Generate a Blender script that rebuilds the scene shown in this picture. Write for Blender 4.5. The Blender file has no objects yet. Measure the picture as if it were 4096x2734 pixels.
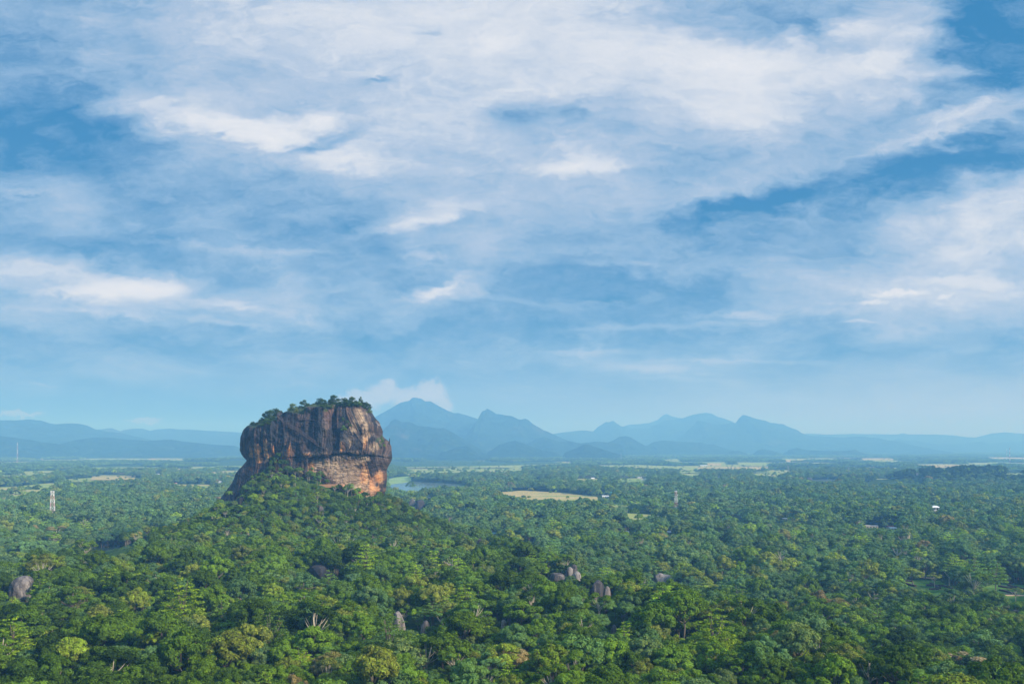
import bpy, math, random
import numpy as np
from mathutils import Vector

sc = bpy.context.scene
COL = sc.collection
PI = math.pi
random.seed(7)
rs = np.random.RandomState(11)

# ------------------------------------------------------------------ camera
HY = 1778.6          # row of the true horizon in the 4096 px wide photograph
F4 = 3700.0          # focal length in those pixels
CAMZ = 120.0
cam_d = bpy.data.cameras.new("camera")
cam_d.sensor_width = 36.0
cam_d.lens = 36.0 * F4 / 4096.0
cam_d.shift_y = (HY - 1367.0) / 4096.0
cam_d.clip_start = 1.0
cam_d.clip_end = 80000.0
cam = bpy.data.objects.new("camera", cam_d)
cam.location = (0, 0, CAMZ)
cam.rotation_euler = (PI / 2, 0, 0)
COL.objects.link(cam)
sc.camera = cam

# ------------------------------------------------------------------ exposure
sc.view_settings.view_transform = 'Standard'
sc.view_settings.look = 'None'
sc.view_settings.exposure = 0.35
sc.view_settings.gamma = 1.0
sc.view_settings.use_curve_mapping = False
sc.cycles.use_denoising = True
sc.cycles.max_bounces = 5
sc.cycles.diffuse_bounces = 2
sc.cycles.glossy_bounces = 2
sc.cycles.transmission_bounces = 2
sc.cycles.volume_bounces = 1
sc.cycles.use_fast_gi = False

# ------------------------------------------------------------------ sun
SUN_DIR = Vector((0.80, -0.40, 0.52)).normalized()      # towards the sun
sun_d = bpy.data.lights.new("sun", 'SUN')
sun_d.energy = 4.6
sun_d.angle = math.radians(8.0)
sun_d.color = (1.0, 0.945, 0.84)
sun = bpy.data.objects.new("sun", sun_d)
sun.rotation_euler = SUN_DIR.to_track_quat('Z', 'Y').to_euler()
COL.objects.link(sun)


def s2l(c):
    return tuple(((v / 255.0) / 12.92) if v / 255.0 <= 0.04045 else (((v / 255.0) + 0.055) / 1.055) ** 2.4 for v in c)


class NT:
    """small helper round a node tree"""
    def __init__(self, tree):
        self.t = tree
        tree.nodes.clear()

    def n(self, kind, **kw):
        node = self.t.nodes.new(kind)
        for k, v in kw.items():
            if k.startswith('i_'):
                node.inputs[k[2:].replace('_', ' ')].default_value = v
            else:
                setattr(node, k, v)
        return node

    def l(self, a, b):
        self.t.links.new(a, b)

    def math(self, op, a, b=None, c=None, clamp=False):
        m = self.t.nodes.new('ShaderNodeMath')
        m.operation = op
        m.use_clamp = clamp
        for i, v in enumerate((a, b, c)):
            if v is None:
                continue
            if isinstance(v, (int, float)):
                m.inputs[i].default_value = v
            else:
                self.t.links.new(v, m.inputs[i])
        return m.outputs[0]

    def ramp(self, fac, stops, interp='LINEAR'):
        r = self.t.nodes.new('ShaderNodeValToRGB')
        r.color_ramp.interpolation = interp
        el = r.color_ramp.elements
        while len(el) < len(stops):
            el.new(0.5)
        for e, (p, c) in zip(el, stops):
            e.position = p
            e.color = (c[0], c[1], c[2], 1.0)
        self.t.links.new(fac, r.inputs[0])
        return r.outputs[0]

    def mix(self, fac, a, b, mode='MIX'):
        m = self.t.nodes.new('ShaderNodeMix')
        m.data_type = 'RGBA'
        m.blend_type = mode
        if isinstance(fac, (int, float)):
            m.inputs[0].default_value = fac
        else:
            self.t.links.new(fac, m.inputs[0])
        for i, v in ((6, a), (7, b)):
            if isinstance(v, tuple):
                m.inputs[i].default_value = (v[0], v[1], v[2], 1.0)
            else:
                self.t.links.new(v, m.inputs[i])
        return m.outputs[2]

    def noise(self, vec, scale, detail=4.0, rough=0.55, dist=0.0, color=False):
        m = self.t.nodes.new('ShaderNodeTexNoise')
        m.inputs['Scale'].default_value = scale
        m.inputs['Detail'].default_value = detail
        m.inputs['Roughness'].default_value = rough
        m.inputs['Distortion'].default_value = dist
        if vec is not None:
            self.t.links.new(vec, m.inputs['Vector'])
        return m.outputs['Color' if color else 'Fac']


# ------------------------------------------------------------------ sky
def build_world():
    w = bpy.data.worlds.new("World")
    sc.world = w
    w.use_nodes = True
    T = NT(w.node_tree)
    out = T.n('ShaderNodeOutputWorld')
    bg = T.n('ShaderNodeBackground')
    bg.inputs['Strength'].default_value = 0.078
    T.l(bg.outputs[0], out.inputs[0])
    sky = T.n('ShaderNodeTexSky')
    sky.sky_type = 'NISHITA'
    sky.sun_disc = False
    sky.sun_elevation = math.asin(SUN_DIR.z)
    sky.sun_rotation = math.atan2(SUN_DIR.x, SUN_DIR.y)
    sky.air_density = 1.2
    sky.dust_density = 1.5
    tc = T.n('ShaderNodeTexCoord')
    sep = T.n('ShaderNodeSeparateXYZ')
    T.l(tc.outputs['Generated'], sep.inputs[0])
    x, y, z = sep.outputs[0], sep.outputs[1], sep.outputs[2]
    ya = T.math('MAXIMUM', T.math('ABSOLUTE', y), 0.25)
    # bearing and height of the view direction, in degrees-like units (1 unit = 1/21.22 of a radian)
    u = T.math('MULTIPLY', T.math('DIVIDE', x, ya), 21.22)
    v = T.math('MULTIPLY', T.math('DIVIDE', z, ya), 21.22)
    cu = T.n('ShaderNodeCombineXYZ')
    T.l(u, cu.inputs[0]); T.l(v, cu.inputs[1])
    # position on a cloud layer overhead
    zz = T.math('ADD', T.math('MAXIMUM', z, 0.0), 0.10)
    cp = T.n('ShaderNodeCombineXYZ')
    T.l(T.math('DIVIDE', x, zz), cp.inputs[0])
    T.l(T.math('DIVIDE', ya, zz), cp.inputs[1])
    # wispy warp of the layout
    def mapped(vec, loc=(0, 0, 0), rot=0.0, scale=(1, 1, 1), typ='POINT'):
        m = T.n('ShaderNodeMapping', vector_type=typ)
        m.inputs['Location'].default_value = loc
        m.inputs['Rotation'].default_value = (0, 0, rot)
        m.inputs['Scale'].default_value = scale
        T.l(vec, m.inputs['Vector'])
        return m.outputs[0]
    w1 = T.noise(mapped(cu.outputs[0], scale=(0.55, 1.5, 1)), 0.55, 4.0, 0.55, 0.3, color=True)
    w2 = T.noise(mapped(cu.outputs[0], (7, 3, 1), scale=(0.7, 1.4, 1)), 2.3, 6.0, 0.6, 0.4, color=True)
    def vm(op, a, b):
        m = T.n('ShaderNodeVectorMath', operation=op)
        T.l(a, m.inputs[0])
        if isinstance(b, tuple):
            m.inputs[1].default_value = b
        else:
            T.l(b, m.inputs[1])
        return m.outputs[0]
    wa = vm('MULTIPLY', vm('SUBTRACT', w1, (0.5, 0.5, 0.5)), (3.4, 1.7, 0))
    wb = vm('MULTIPLY', vm('SUBTRACT', w2, (0.5, 0.5, 0.5)), (1.5, 0.75, 0))
    P = vm('ADD', vm('ADD', cu.outputs[0], wa), wb)
    Pt = vm('ADD', cu.outputs[0], vm('MULTIPLY', vm('SUBTRACT', w2, (0.5, 0.5, 0.5)), (1.1, 0.42, 0)))
    # cloud banks: display px of the 2349 px wide photo (cx, cy, rx, ry, degrees clockwise, amount)
    banks = [
        (1200, 70, 720, 400, 0, .62), (160, 90, 330, 130, 8, -.10), (140, 190, 260, 50, 8, .12), (2000, 20, 420, 60, 0, -.12), (2300, 200, 160, 50, -10, -.12), (600, 470, 420, 60, 4, -.14), (1700, 640, 520, 60, -3, -.06), (500, 800, 600, 50, 0, -.10), (1300, 870, 600, 40, 0, -.06), (520, 292, 260, 50, 6, .55), (650, 310, 170, 34, 4, .35), (860, 372, 130, 36, 10, .42), (450, 30, 480, 150, 0, .20),
        (330, 120, 300, 90, 10, .15),
        (1680, 190, 300, 190, 12, .42), (2040, 80, 190, 110, 0, .45), (2060, 160, 180, 60, 5, .30), (2230, 275, 260, 40, -14, .42),
        (2250, 590, 420, 150, -8, .50), (2349, 470, 260, 70, -14, .30), (2180, 700, 380, 70, 0, .22),
        (150, 640, 330, 55, 3, .50), (270, 665, 170, 24, -2, .30), (560, 700, 320, 60, 5, .26), (1030, 665, 110, 42, -24, .42), (760, 660, 200, 40, 3, .16),
        (1000, 480, 150, 26, -16, .28), (860, 445, 120, 26, 6, .20), (1350, 375, 170, 40, -3, .30), (1080, 560, 480, 80, 0, .12),
        (60, 440, 160, 60, 8, .28), (1750, 620, 500, 60, -5, .05), (1720, 722, 110, 22, 0, .22), (1500, 845, 150, 20, 0, .20), (1330, 805, 200, 30, 4, .12),
        (420, 860, 380, 40, 0, .08), (60, 700, 260, 40, 0, .10),
        (30, 250, 260, 190, 0, -.20), (0, 360, 260, 100, 0, -.27), (200, 265, 190, 60, 14, -.22), (420, 140, 300, 46, 14, -.10), (380, 400, 380, 70, 5, -.10),
        (120, 580, 420, 50, 3, -.10), (700, 560, 300, 40, 3, -.10),
        (1720, 466, 230, 36, -13, -.52), (2060, 400, 320, 60, -10, -.32), (2250, 360, 260, 60, 0, -.22), (1960, 330, 260, 60, -8, -.14),
        (1250, 285, 180, 46, -4, -.34), (1480, 330, 220, 50, 8, -.20), (1180, 400, 170, 34, -6, -.16), (1400, 405, 110, 22, -4, -.22), (740, 318, 110, 26, -14, -.28), (870, 185, 60, 12, 0, -.20),
        (1700, 30, 270, 80, 6, -.50), (1900, 90, 120, 40, 20, -.22), (2270, 110, 170, 140, 0, -.40), (2349, 0, 200, 120, 0, -.15),
        (1020, 495, 130, 14, -15, .32), (900, 520, 100, 10, -8, .2), (620, 578, 200, 9, 2, .22), (420, 560, 120, 8, 3, .15), (970, 585, 60, 8, 3, .2),
        (1030, 655, 60, 14, -30, .40), (985, 680, 80, 12, -4, .3), (330, 662, 110, 16, -2, .35), (180, 672, 160, 12, 4, .3), (560, 705, 120, 10, 8, .28),
        (500, 735, 160, 8, 8, .22), (200, 715, 200, 8, 4, .22), (1700, 722, 80, 12, 2, .25), (1500, 750, 260, 8, -2, .22), (1340, 810, 120, 8, 0, .22),
        (1480, 845, 90, 10, 2, .25), (1700, 830, 220, 6, 0, .22), (1560, 870, 120, 6, 2, .15), (2060, 674, 56, 6, -6, .50), (2000, 692, 36, 5, 0, .45), (1965, 738, 40, 5, 0, .40),
        (2170, 682, 26, 6, -20, .40), (2180, 640, 120, 12, -2, .25), (2290, 652, 150, 12, 2, .2), (870, 183, 34, 7, -6, -.34), (985, 77, 36, 7, 0, -.22), (520, 308, 26, 6, -20, -.34),
        (765, 325, 64, 14, -18, -.40), (700, 345, 50, 9, -10, -.30), (1180, 270, 70, 26, -6, -.24), (2120, 75, 60, 26, 10, .32), (1940, 70, 60, 26, 0, .34), (1830, 80, 40, 24, 20, .30),
        (2230, 242, 130, 16, -18, .34), (2090, 322, 170, 12, -16, .24), (1300, 385, 130, 16, -4, .28), (700, 885, 60, 6, 0, .15), (95, 882, 30, 4, 0, .25), (60, 450, 30, 4, 0, -.3), (1420, 600, 120, 8, 2, .18),
        (1250, 640, 520, 70, 0, -.13), (1460, 640, 260, 30, 0, -.16), (1850, 560, 240, 50, 0, -.12), (1100, 740, 700, 46, 0, -.12), (300, 760, 420, 40, 0, -.06), (1600, 760, 500, 40, 0, -.06),
    ]
    acc = None
    Pw = P
    for nb, (cx, cy, rx, ry, rot, amt) in enumerate(banks):
        if nb and nb % 12 == 0:      # keeps the evaluation in order, so that few values are held at once
            step = T.math('MULTIPLY', acc, 1e-6)
            Pw = vm('ADD', P, step); Pt2 = vm('ADD', Pt, step)
            Pt = Pt2
        g = T.n('ShaderNodeTexGradient', gradient_type='SPHERICAL')
        m = mapped(Pw if ry >= 28 else Pt, ((cx - 1174.5) / 100.0, (1020 - cy) / 100.0, 0), -math.radians(rot), (rx * 1.55 / 100.0, ry * 1.55 / 100.0, 1.0), 'TEXTURE')
        T.l(m, g.inputs[0])
        sq = T.n('ShaderNodeMapRange', interpolation_type='SMOOTHSTEP')
        T.l(g.outputs['Fac'], sq.inputs[0])
        acc = T.math('MULTIPLY_ADD', sq.outputs[0], amt, 0.0 if acc is None else acc)
    # texture of the clouds
    f1 = T.noise(mapped(cu.outputs[0], (3, 1, 0), 0.10, (0.30, 1.0, 1)), 1.1, 7.0, 0.58, 0.5)
    f2 = T.noise(mapped(cp.outputs[0], (1, 9, 0), 0.35, (1.0, 0.42, 1)), 1.6, 8.0, 0.62, 0.6)
    f3 = T.noise(mapped(P, (4, 2, 5), -0.12, (0.6, 1.3, 1)), 1.6, 9.0, 0.66, 0.2)
    det = T.math('ADD', T.math('MULTIPLY', T.math('SUBTRACT', f1, 0.5), 0.75), T.math('MULTIPLY', T.math('SUBTRACT', f2, 0.5), 0.70))
    f4 = T.noise(mapped(P, (9, 5, 2), 0.16, (0.45, 2.1, 1)), 2.6, 9.0, 0.70, 0.9)
    det = T.math('ADD', det, T.math('MULTIPLY', T.math('SUBTRACT', f4, 0.5), 0.42))
    det = T.math('ADD', det, T.math('MULTIPLY', T.math('SUBTRACT', f3, 0.5), 0.62))
    # calmer low down
    calm = T.n('ShaderNodeMapRange'); calm.inputs[1].default_value = 0.3; calm.inputs[2].default_value = 2.4
    calm.inputs[3].default_value = 0.40; calm.inputs[4].default_value = 1.0
    T.l(v, calm.inputs[0])
    det = T.math('MULTIPLY', det, calm.outputs[0])
    L0 = T.math('ADD', T.math('ADD', T.math('MULTIPLY', acc, 0.95), det), 0.38, clamp=False)
    L0 = T.math('MAXIMUM', L0, 0.0)
    L = T.math('DIVIDE', L0, T.math('POWER', T.math('ADD', 1.0, T.math('POWER', L0, 4.0)), 0.25))
    # cumulus behind the middle mountain
    cum_n = T.noise(cu.outputs[0], 3.2, 6.0, 0.6, 0.0, color=True)
    P2 = vm('ADD', cu.outputs[0], vm('MULTIPLY', vm('SUBTRACT', cum_n, (0.5, 0.5, 0.5)), (0.62, 0.55, 0)))
    P2 = vm('ADD', P2, T.math('MULTIPLY', acc, 1e-6))
    cum = None
    for cx, cy, rx, ry in ((895, 890, 34, 32), (870, 905, 60, 30), (830, 915, 62, 30), (795, 925, 40, 26), (990, 900, 46, 34), (1020, 925, 30, 30), (950, 912, 80, 32), (40, 947, 80, 8), (330, 966, 60, 8), (2060, 668, 45, 6)):
        g = T.n('ShaderNodeTexGradient', gradient_type='SPHERICAL')
        T.l(mapped(P2, ((cx - 1174.5) / 100.0, (1020 - cy) / 100.0, 0), 0, (rx / 100.0, ry / 100.0, 1.0), 'TEXTURE'), g.inputs[0])
        cum = g.outputs['Fac'] if cum is None else T.math('MAXIMUM', cum, g.outputs['Fac'])
    cumr = T.n('ShaderNodeMapRange', interpolation_type='SMOOTHSTEP')
    cumr.inputs[1].default_value = 0.0; cumr.inputs[2].default_value = 0.55
    T.l(cum, cumr.inputs[0])
    L = T.math('ADD', L, T.math('MULTIPLY', cumr.outputs[0], 0.30), clamp=True)
    c = T.ramp(L, [(0.0, s2l((10, 120, 180))), (0.22, s2l((98, 150, 198))), (0.45, s2l((145, 180, 216))), (0.70, s2l((184, 202, 226))), (0.86, s2l((222, 228, 238))), (1.0, s2l((246, 246, 248)))])
    # pale warm air to the right near the horizon, cyan to the left
    hz = T.n('ShaderNodeMapRange', interpolation_type='SMOOTHSTEP'); hz.inputs[1].default_value = 2.3; hz.inputs[2].default_value = 0.2
    T.l(v, hz.inputs[0])
    side = T.n('ShaderNodeMapRange', interpolation_type='SMOOTHSTEP'); side.inputs[1].default_value = -7.0; side.inputs[2].default_value = 12.5
    T.l(u, side.inputs[0])
    low = T.mix(side.outputs[0], s2l((72, 150, 208)), s2l((222, 222, 220)))
    c = T.mix(T.math('MULTIPLY', hz.outputs[0], 0.80), c, low)
    c = T.mix(T.math('MULTIPLY', cumr.outputs[0], 0.55), c, s2l((222, 226, 236)))
    # the clear air between the clouds is the physical sky
    ten = T.n('ShaderNodeVectorMath', operation='SCALE'); ten.inputs['Scale'].default_value = 10.0
    T.l(c, ten.inputs[0])
    gap = T.math('MULTIPLY', T.math('SUBTRACT', 1.0, L), 0.16)
    fin = T.mix(gap, ten.outputs[0], sky.outputs[0])
    # unseen overhead sky is brightened to light haze and foliage; overcast is brightest there
    zen = T.n('ShaderNodeMapRange', interpolation_type='SMOOTHSTEP'); zen.inputs[1].default_value = 0.44; zen.inputs[2].default_value = 0.80
    zen.inputs[3].default_value = 1.0; zen.inputs[4].default_value = 1.6
    T.l(z, zen.inputs[0])
    zs = T.n('ShaderNodeVectorMath', operation='SCALE'); T.l(fin, zs.inputs[0]); T.l(zen.outputs[0], zs.inputs['Scale'])
    T.l(zs.outputs[0], bg.inputs['Color'])


build_world()


# ------------------------------------------------------------------ numpy noise
def _hash(ix, iy, iz, seed):
    h = (ix.astype(np.int64) * 374761393 + iy.astype(np.int64) * 668265263 + iz.astype(np.int64) * 2147483647 + seed * 1274126177) & 0xFFFFFFFF
    h = ((h ^ (h >> 13)) * 1274126177) & 0xFFFFFFFF
    h = ((h ^ (h >> 16)) * 2246822519) & 0xFFFFFFFF
    return ((h ^ (h >> 15)) & 0xFFFF) / 65535.0


def vnoise(x, y, z=None, seed=0):
    x = np.asarray(x, dtype=np.float64); y = np.asarray(y, dtype=np.float64)
    z = np.zeros_like(x) if z is None else np.asarray(z, dtype=np.float64)
    ix, iy, iz = np.floor(x), np.floor(y), np.floor(z)
    fx, fy, fz = x - ix, y - iy, z - iz
    fx = fx * fx * (3 - 2 * fx); fy = fy * fy * (3 - 2 * fy); fz = fz * fz * (3 - 2 * fz)
    r = 0
    for dx in (0, 1):
        for dy in (0, 1):
            for dz in (0, 1):
                wgt = (fx if dx else 1 - fx) * (fy if dy else 1 - fy) * (fz if dz else 1 - fz)
                r = r + wgt * _hash(ix + dx, iy + dy, iz + dz, seed)
    return r * 2 - 1


def fbm(x, y, z=None, oct=4, seed=0, gain=0.5):
    a, s, tot = 1.0, 0, 0
    z = np.zeros_like(np.asarray(x, dtype=np.float64)) if z is None else z
    for o in range(oct):
        s = s + a * vnoise(x * 2 ** o + 13.7 * o, y * 2 ** o - 7.3 * o, z * 2 ** o + 3.1 * o, seed + o)
        tot += a
        a *= gain
    return s / tot


def sstep(a, b, x):
    t = np.clip((x - a) / (b - a), 0, 1)
    return t * t * (3 - 2 * t)


# ------------------------------------------------------------------ mesh and object helpers
def mesh_from(name, verts, faces=None, quads=None, tris=None, mats=(), smooth=False, mat_idx=None):
    me = bpy.data.meshes.new(name)
    if faces is not None:
        me.from_pydata([tuple(v) for v in verts], [], faces)
    else:
        verts = np.asarray(verts, dtype=np.float32)
        me.vertices.add(len(verts))
        me.vertices.foreach_set('co', verts.ravel())
        arr = quads if quads is not None else tris
        k = 4 if quads is not None else 3
        arr = np.asarray(arr, dtype=np.int32)
        me.loops.add(arr.size)
        me.polygons.add(len(arr))
        me.loops.foreach_set('vertex_index', arr.ravel())
        me.polygons.foreach_set('loop_start', np.arange(0, arr.size, k, dtype=np.int32))
        me.polygons.foreach_set('loop_total', np.full(len(arr), k, dtype=np.int32))
        me.update(calc_edges=True)
    for m in mats:
        me.materials.append(m)
    if mat_idx is not None:
        me.polygons.foreach_set('material_index', np.asarray(mat_idx, dtype=np.int32))
    me.polygons.foreach_set('use_smooth', np.full(len(me.polygons), smooth, dtype=bool))
    me.update()
    me.validate()
    return me


def link(name, me, parent=None):
    o = bpy.data.objects.new(name, me)
    COL.objects.link(o)
    if parent is not None:
        o.parent = parent
    return o


def tag(o, label=None, cat=None, group=None, kind=None):
    if label: o['label'] = label
    if cat: o['category'] = cat
    if group: o['group'] = group
    if kind: o['kind'] = kind
    return o


def empty(name, loc, rz=0.0, scale=1.0):
    o = bpy.data.objects.new(name, None)
    COL.objects.link(o)
    o.location = loc
    o.rotation_euler = (0, 0, rz)
    o.scale = (scale, scale, scale) if isinstance(scale, (int, float)) else scale
    return o


class MB:
    """collects simple solids in one mesh"""
    def __init__(self):
        self.v = []; self.f = []; self.m = []

    def box(self, c, s, mi=0, rz=0.0):
        x, y, z = c; a, b, h = s[0] / 2, s[1] / 2, s[2] / 2
        n = len(self.v)
        ca, sa = math.cos(rz), math.sin(rz)
        for dz in (-h, h):
            for dx, dy in ((-a, -b), (a, -b), (a, b), (-a, b)):
                self.v.append((x + dx * ca - dy * sa, y + dx * sa + dy * ca, z + dz))
        for q in ((3, 2, 1, 0), (4, 5, 6, 7), (0, 1, 5, 4), (1, 2, 6, 5), (2, 3, 7, 6), (3, 0, 4, 7)):
            self.f.append(tuple(n + i for i in q)); self.m.append(mi)
        return self

    def tube(self, pts, rad, sides=6, mi=0, cap=True):
        n0 = len(self.v)
        pts = [Vector(p) for p in pts]
        rads = rad if isinstance(rad, (list, tuple)) else [rad] * len(pts)
        for i, p in enumerate(pts):
            d = (pts[min(i + 1, len(pts) - 1)] - pts[max(i - 1, 0)])
            d = d.normalized() if d.length > 1e-9 else Vector((0, 0, 1))
            ref = Vector((0, 0, 1)) if abs(d.z) < 0.9 else Vector((1, 0, 0))
            a = d.cross(ref).normalized(); b = d.cross(a).normalized()
            for k in range(sides):
                t = 2 * PI * k / sides
                q = p + (a * math.cos(t) + b * math.sin(t)) * rads[i]
                self.v.append(tuple(q))
        for i in range(len(pts) - 1):
            for k in range(sides):
                k2 = (k + 1) % sides
                self.f.append((n0 + i * sides + k, n0 + i * sides + k2, n0 + (i + 1) * sides + k2, n0 + (i + 1) * sides + k)); self.m.append(mi)
        if cap:
            self.f.append(tuple(n0 + k for k in range(sides))[::-1]); self.m.append(mi)
            e = n0 + (len(pts) - 1) * sides
            self.f.append(tuple(e + k for k in range(sides))); self.m.append(mi)
        return self

    def poly(self, vs, fs, mi=0):
        n = len(self.v)
        self.v += [tuple(v) for v in vs]
        for f in fs:
            self.f.append(tuple(n + i for i in f)); self.m.append(mi)
        return self

    def mesh(self, name, mats, smooth=False):
        return mesh_from(name, self.v, faces=self.f, mats=mats, smooth=smooth, mat_idx=self.m)

    def build(self, name, mats, parent=None, smooth=False):
        return link(name, self.mesh(name, mats if isinstance(mats, (list, tuple)) else [mats], smooth), parent)


# place a photo point (4096 px frame) at depth D
def PX(px, D): return (px - 2048.0) / F4 * D
def PZ(py, D): return CAMZ - (py - HY) / F4 * D
def DG(py, z=0.0): return (CAMZ - z) * F4 / (py - HY)      # depth of flat ground at height z
def D2P(dx, dy): return dx * 1.7437, dy * 1.7437              # display px -> photo px


# ------------------------------------------------------------------ materials
def mat_simple(name, col, rough=0.8, noise=None, spec=0.3, metal=0.0):
    m = bpy.data.materials.new(name); m.use_nodes = True
    T = NT(m.node_tree)
    out = T.n('ShaderNodeOutputMaterial'); b = T.n('ShaderNodeBsdfPrincipled')
    b.inputs['Roughness'].default_value = rough
    b.inputs['Specular IOR Level'].default_value = spec
    b.inputs['Metallic'].default_value = metal
    tc = T.n('ShaderNodeTexCoord')
    n = T.noise(tc.outputs['Object'], noise or 1.5, 5.0, 0.6)
    c = T.mix(n, tuple(v * 0.75 for v in col), tuple(min(1, v * 1.2) for v in col))
    T.l(c, b.inputs['Base Color'])
    T.l(b.outputs[0], out.inputs[0])
    return m


GREENS = [  # pigment along 'tint'
    (0.00, (0.018, 0.034, 0.005)), (0.14, (0.031, 0.057, 0.006)), (0.28, (0.050, 0.086, 0.007)), (0.42, (0.074, 0.122, 0.008)),
    (0.54, (0.052, 0.098, 0.036)), (0.64, (0.104, 0.112, 0.018)), (0.74, (0.112, 0.185, 0.010)), (0.83, (0.195, 0.205, 0.008)),
    (0.90, (0.110, 0.100, 0.040)), (0.96, (0.145, 0.105, 0.035)), (1.00, (0.165, 0.140, 0.090))]


def mat_leaf(name, blue=0.0):
    m = bpy.data.materials.new(name); m.use_nodes = True
    T = NT(m.node_tree)
    out = T.n('ShaderNodeOutputMaterial')
    at = T.n('ShaderNodeAttribute', attribute_type='INSTANCER', attribute_name='tint')
    sh = T.n('ShaderNodeAttribute', attribute_type='INSTANCER', attribute_name='shade')
    lv = T.n('ShaderNodeAttribute', attribute_type='GEOMETRY', attribute_name='leafvar')
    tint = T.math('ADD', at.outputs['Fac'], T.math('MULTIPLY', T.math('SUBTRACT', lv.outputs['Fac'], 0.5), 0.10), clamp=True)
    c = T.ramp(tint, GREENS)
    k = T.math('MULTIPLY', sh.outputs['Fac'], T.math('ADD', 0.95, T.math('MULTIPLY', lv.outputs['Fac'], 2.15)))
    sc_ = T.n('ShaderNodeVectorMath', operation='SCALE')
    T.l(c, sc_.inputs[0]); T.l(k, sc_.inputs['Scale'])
    d = T.n('ShaderNodeBsdfDiffuse'); t = T.n('ShaderNodeBsdfTranslucent'); mx = T.n('ShaderNodeMixShader')
    T.l(sc_.outputs[0], d.inputs[0])
    tcol = T.mix(1.0, sc_.outputs[0], (1.0, 1.0, 0.5), 'MULTIPLY')
    T.l(tcol, t.inputs[0])
    mx.inputs[0].default_value = 0.25
    T.l(d.outputs[0], mx.inputs[1]); T.l(t.outputs[0], mx.inputs[2])
    T.l(mx.outputs[0], out.inputs[0])
    return m


M_LEAF = mat_leaf('foliage')
M_BARK = mat_simple('bark', (0.20, 0.165, 0.12), 0.9, 2.0)
M_PALEBARK = mat_simple('pale_bark', (0.50, 0.44, 0.34), 0.85, 1.2)
M_TWIG = mat_simple('dry_twigs', (0.17, 0.135, 0.105), 0.9, 1.2)


# ------------------------------------------------------------------ terrain
CX, CY = -222.0, 1010.0          # the great rock

def hill_profile(r):
    return np.interp(r, [0, 15, 40, 60, 75, 88, 104, 133, 160, 190, 235, 290], [88, 87, 80, 68, 59, 53, 44, 28, 16, 8, 2, 0])


def ground_z(x, y):
    x = np.asarray(x, dtype=np.float64); y = np.asarray(y, dtype=np.float64)
    dx = x - CX
    dy = y - CY
    dy = np.where(dy < 0, dy / 1.55, dy / 1.15)
    r = np.sqrt(dx * dx + dy * dy)
    z = hill_profile(r)
    def bump(cx, cy, sx, sy, h):
        return h * np.exp(-((x - cx) / sx) ** 2 - ((y - cy) / sy) ** 2)
    # the raised saddle that runs from the viewpoint to the foot of the rock
    xe = np.interp(y, [200, 430, 520, 650, 800, 950], [190, 118, 86, 46, 4, -25])
    xl = np.interp(y, [200, 600, 700, 950], [-350, -345, -350, -390])
    sad = np.interp(y, [200, 480, 700, 820, 980, 1080], [25, 24, 22, 16, 7, 0])
    sad = sad * sstep(55, -15, x - xe) * sstep(-45, 20, x - xl)
    z = np.maximum(z, 0) + sad * np.clip(1 - z / 90.0, 0, 1)
    z = z + bump(-252, 950, 34, 30, 8) - bump(-332, 960, 45, 80, 15) * (z > 20)
    R = np.sqrt(x * x + y * y)
    z = z + 6 * np.exp(-((R - 330) / 120) ** 2) * sstep(60, 140, x)
    z = np.maximum(z, 118.0 - 0.42 * R - 4.0 + 40 * np.exp(-R / 20.0) * 0)
    # forested knoll to the east
    z = z + 34 * np.exp(-(((x - 1400) / 235) ** 2 + ((y - 2830) / 210) ** 2) ** 1.25) + 26 * np.exp(-(((x - 1740) / 250) ** 2 + ((y - 2860) / 210) ** 2) ** 1.25) * (1 - np.exp(-(((x - 1400) / 235) ** 2 + ((y - 2830) / 210) ** 2) ** 1.25))
    z = z + bump(-1500, 6300, 900, 700, 20)
    roll = 3.0 * vnoise(x / 170.0, y / 170.0, seed=5) + 1.4 * vnoise(x / 60.0, y / 60.0, seed=6)
    mask = 1 - np.exp(-(((x - 385) / 150) ** 2 + ((y - 775) / 130) ** 2) ** 2)
    mask = mask * (1 - np.exp(-(((x + 460) / 120) ** 2 + ((y - 1050) / 90) ** 2) ** 2))
    mask = mask * (1 - np.exp(-(((x - 60) / 420) ** 2 + ((y - 1620) / 170) ** 2) ** 2))
    mask = mask * (1 - sstep(1500, 1900, R) * 0.999)
    return z + roll * mask * sstep(150, 400, R)


def mat_ground():
    m = bpy.data.materials.new('forest_floor'); m.use_nodes = True
    T = NT(m.node_tree)
    out = T.n('ShaderNodeOutputMaterial'); b = T.n('ShaderNodeBsdfDiffuse')
    geo = T.n('ShaderNodeNewGeometry')
    n1 = T.noise(geo.outputs['Position'], 0.02, 7.0, 0.62)
    n2 = T.noise(geo.outputs['Position'], 0.0016, 6.0, 0.6)
    n3 = T.noise(geo.outputs['Position'], 0.25, 4.0, 0.6)
    c = T.ramp(n1, [(0.30, (0.012, 0.026, 0.010)), (0.5, (0.028, 0.058, 0.016)), (0.68, (0.06, 0.10, 0.025))])
    c2 = T.ramp(n3, [(0.35, (0.03, 0.055, 0.012)), (0.65, (0.12, 0.20, 0.03))])
    c = T.mix(0.45, c, c2)
    c = T.mix(T.math('MULTIPLY', T.math('SUBTRACT', n2, 0.55, clamp=True), 2.0), c, (0.16, 0.18, 0.06))
    T.l(c, b.inputs[0])
    T.l(b.outputs[0], out.inputs[0])
    return m


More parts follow.
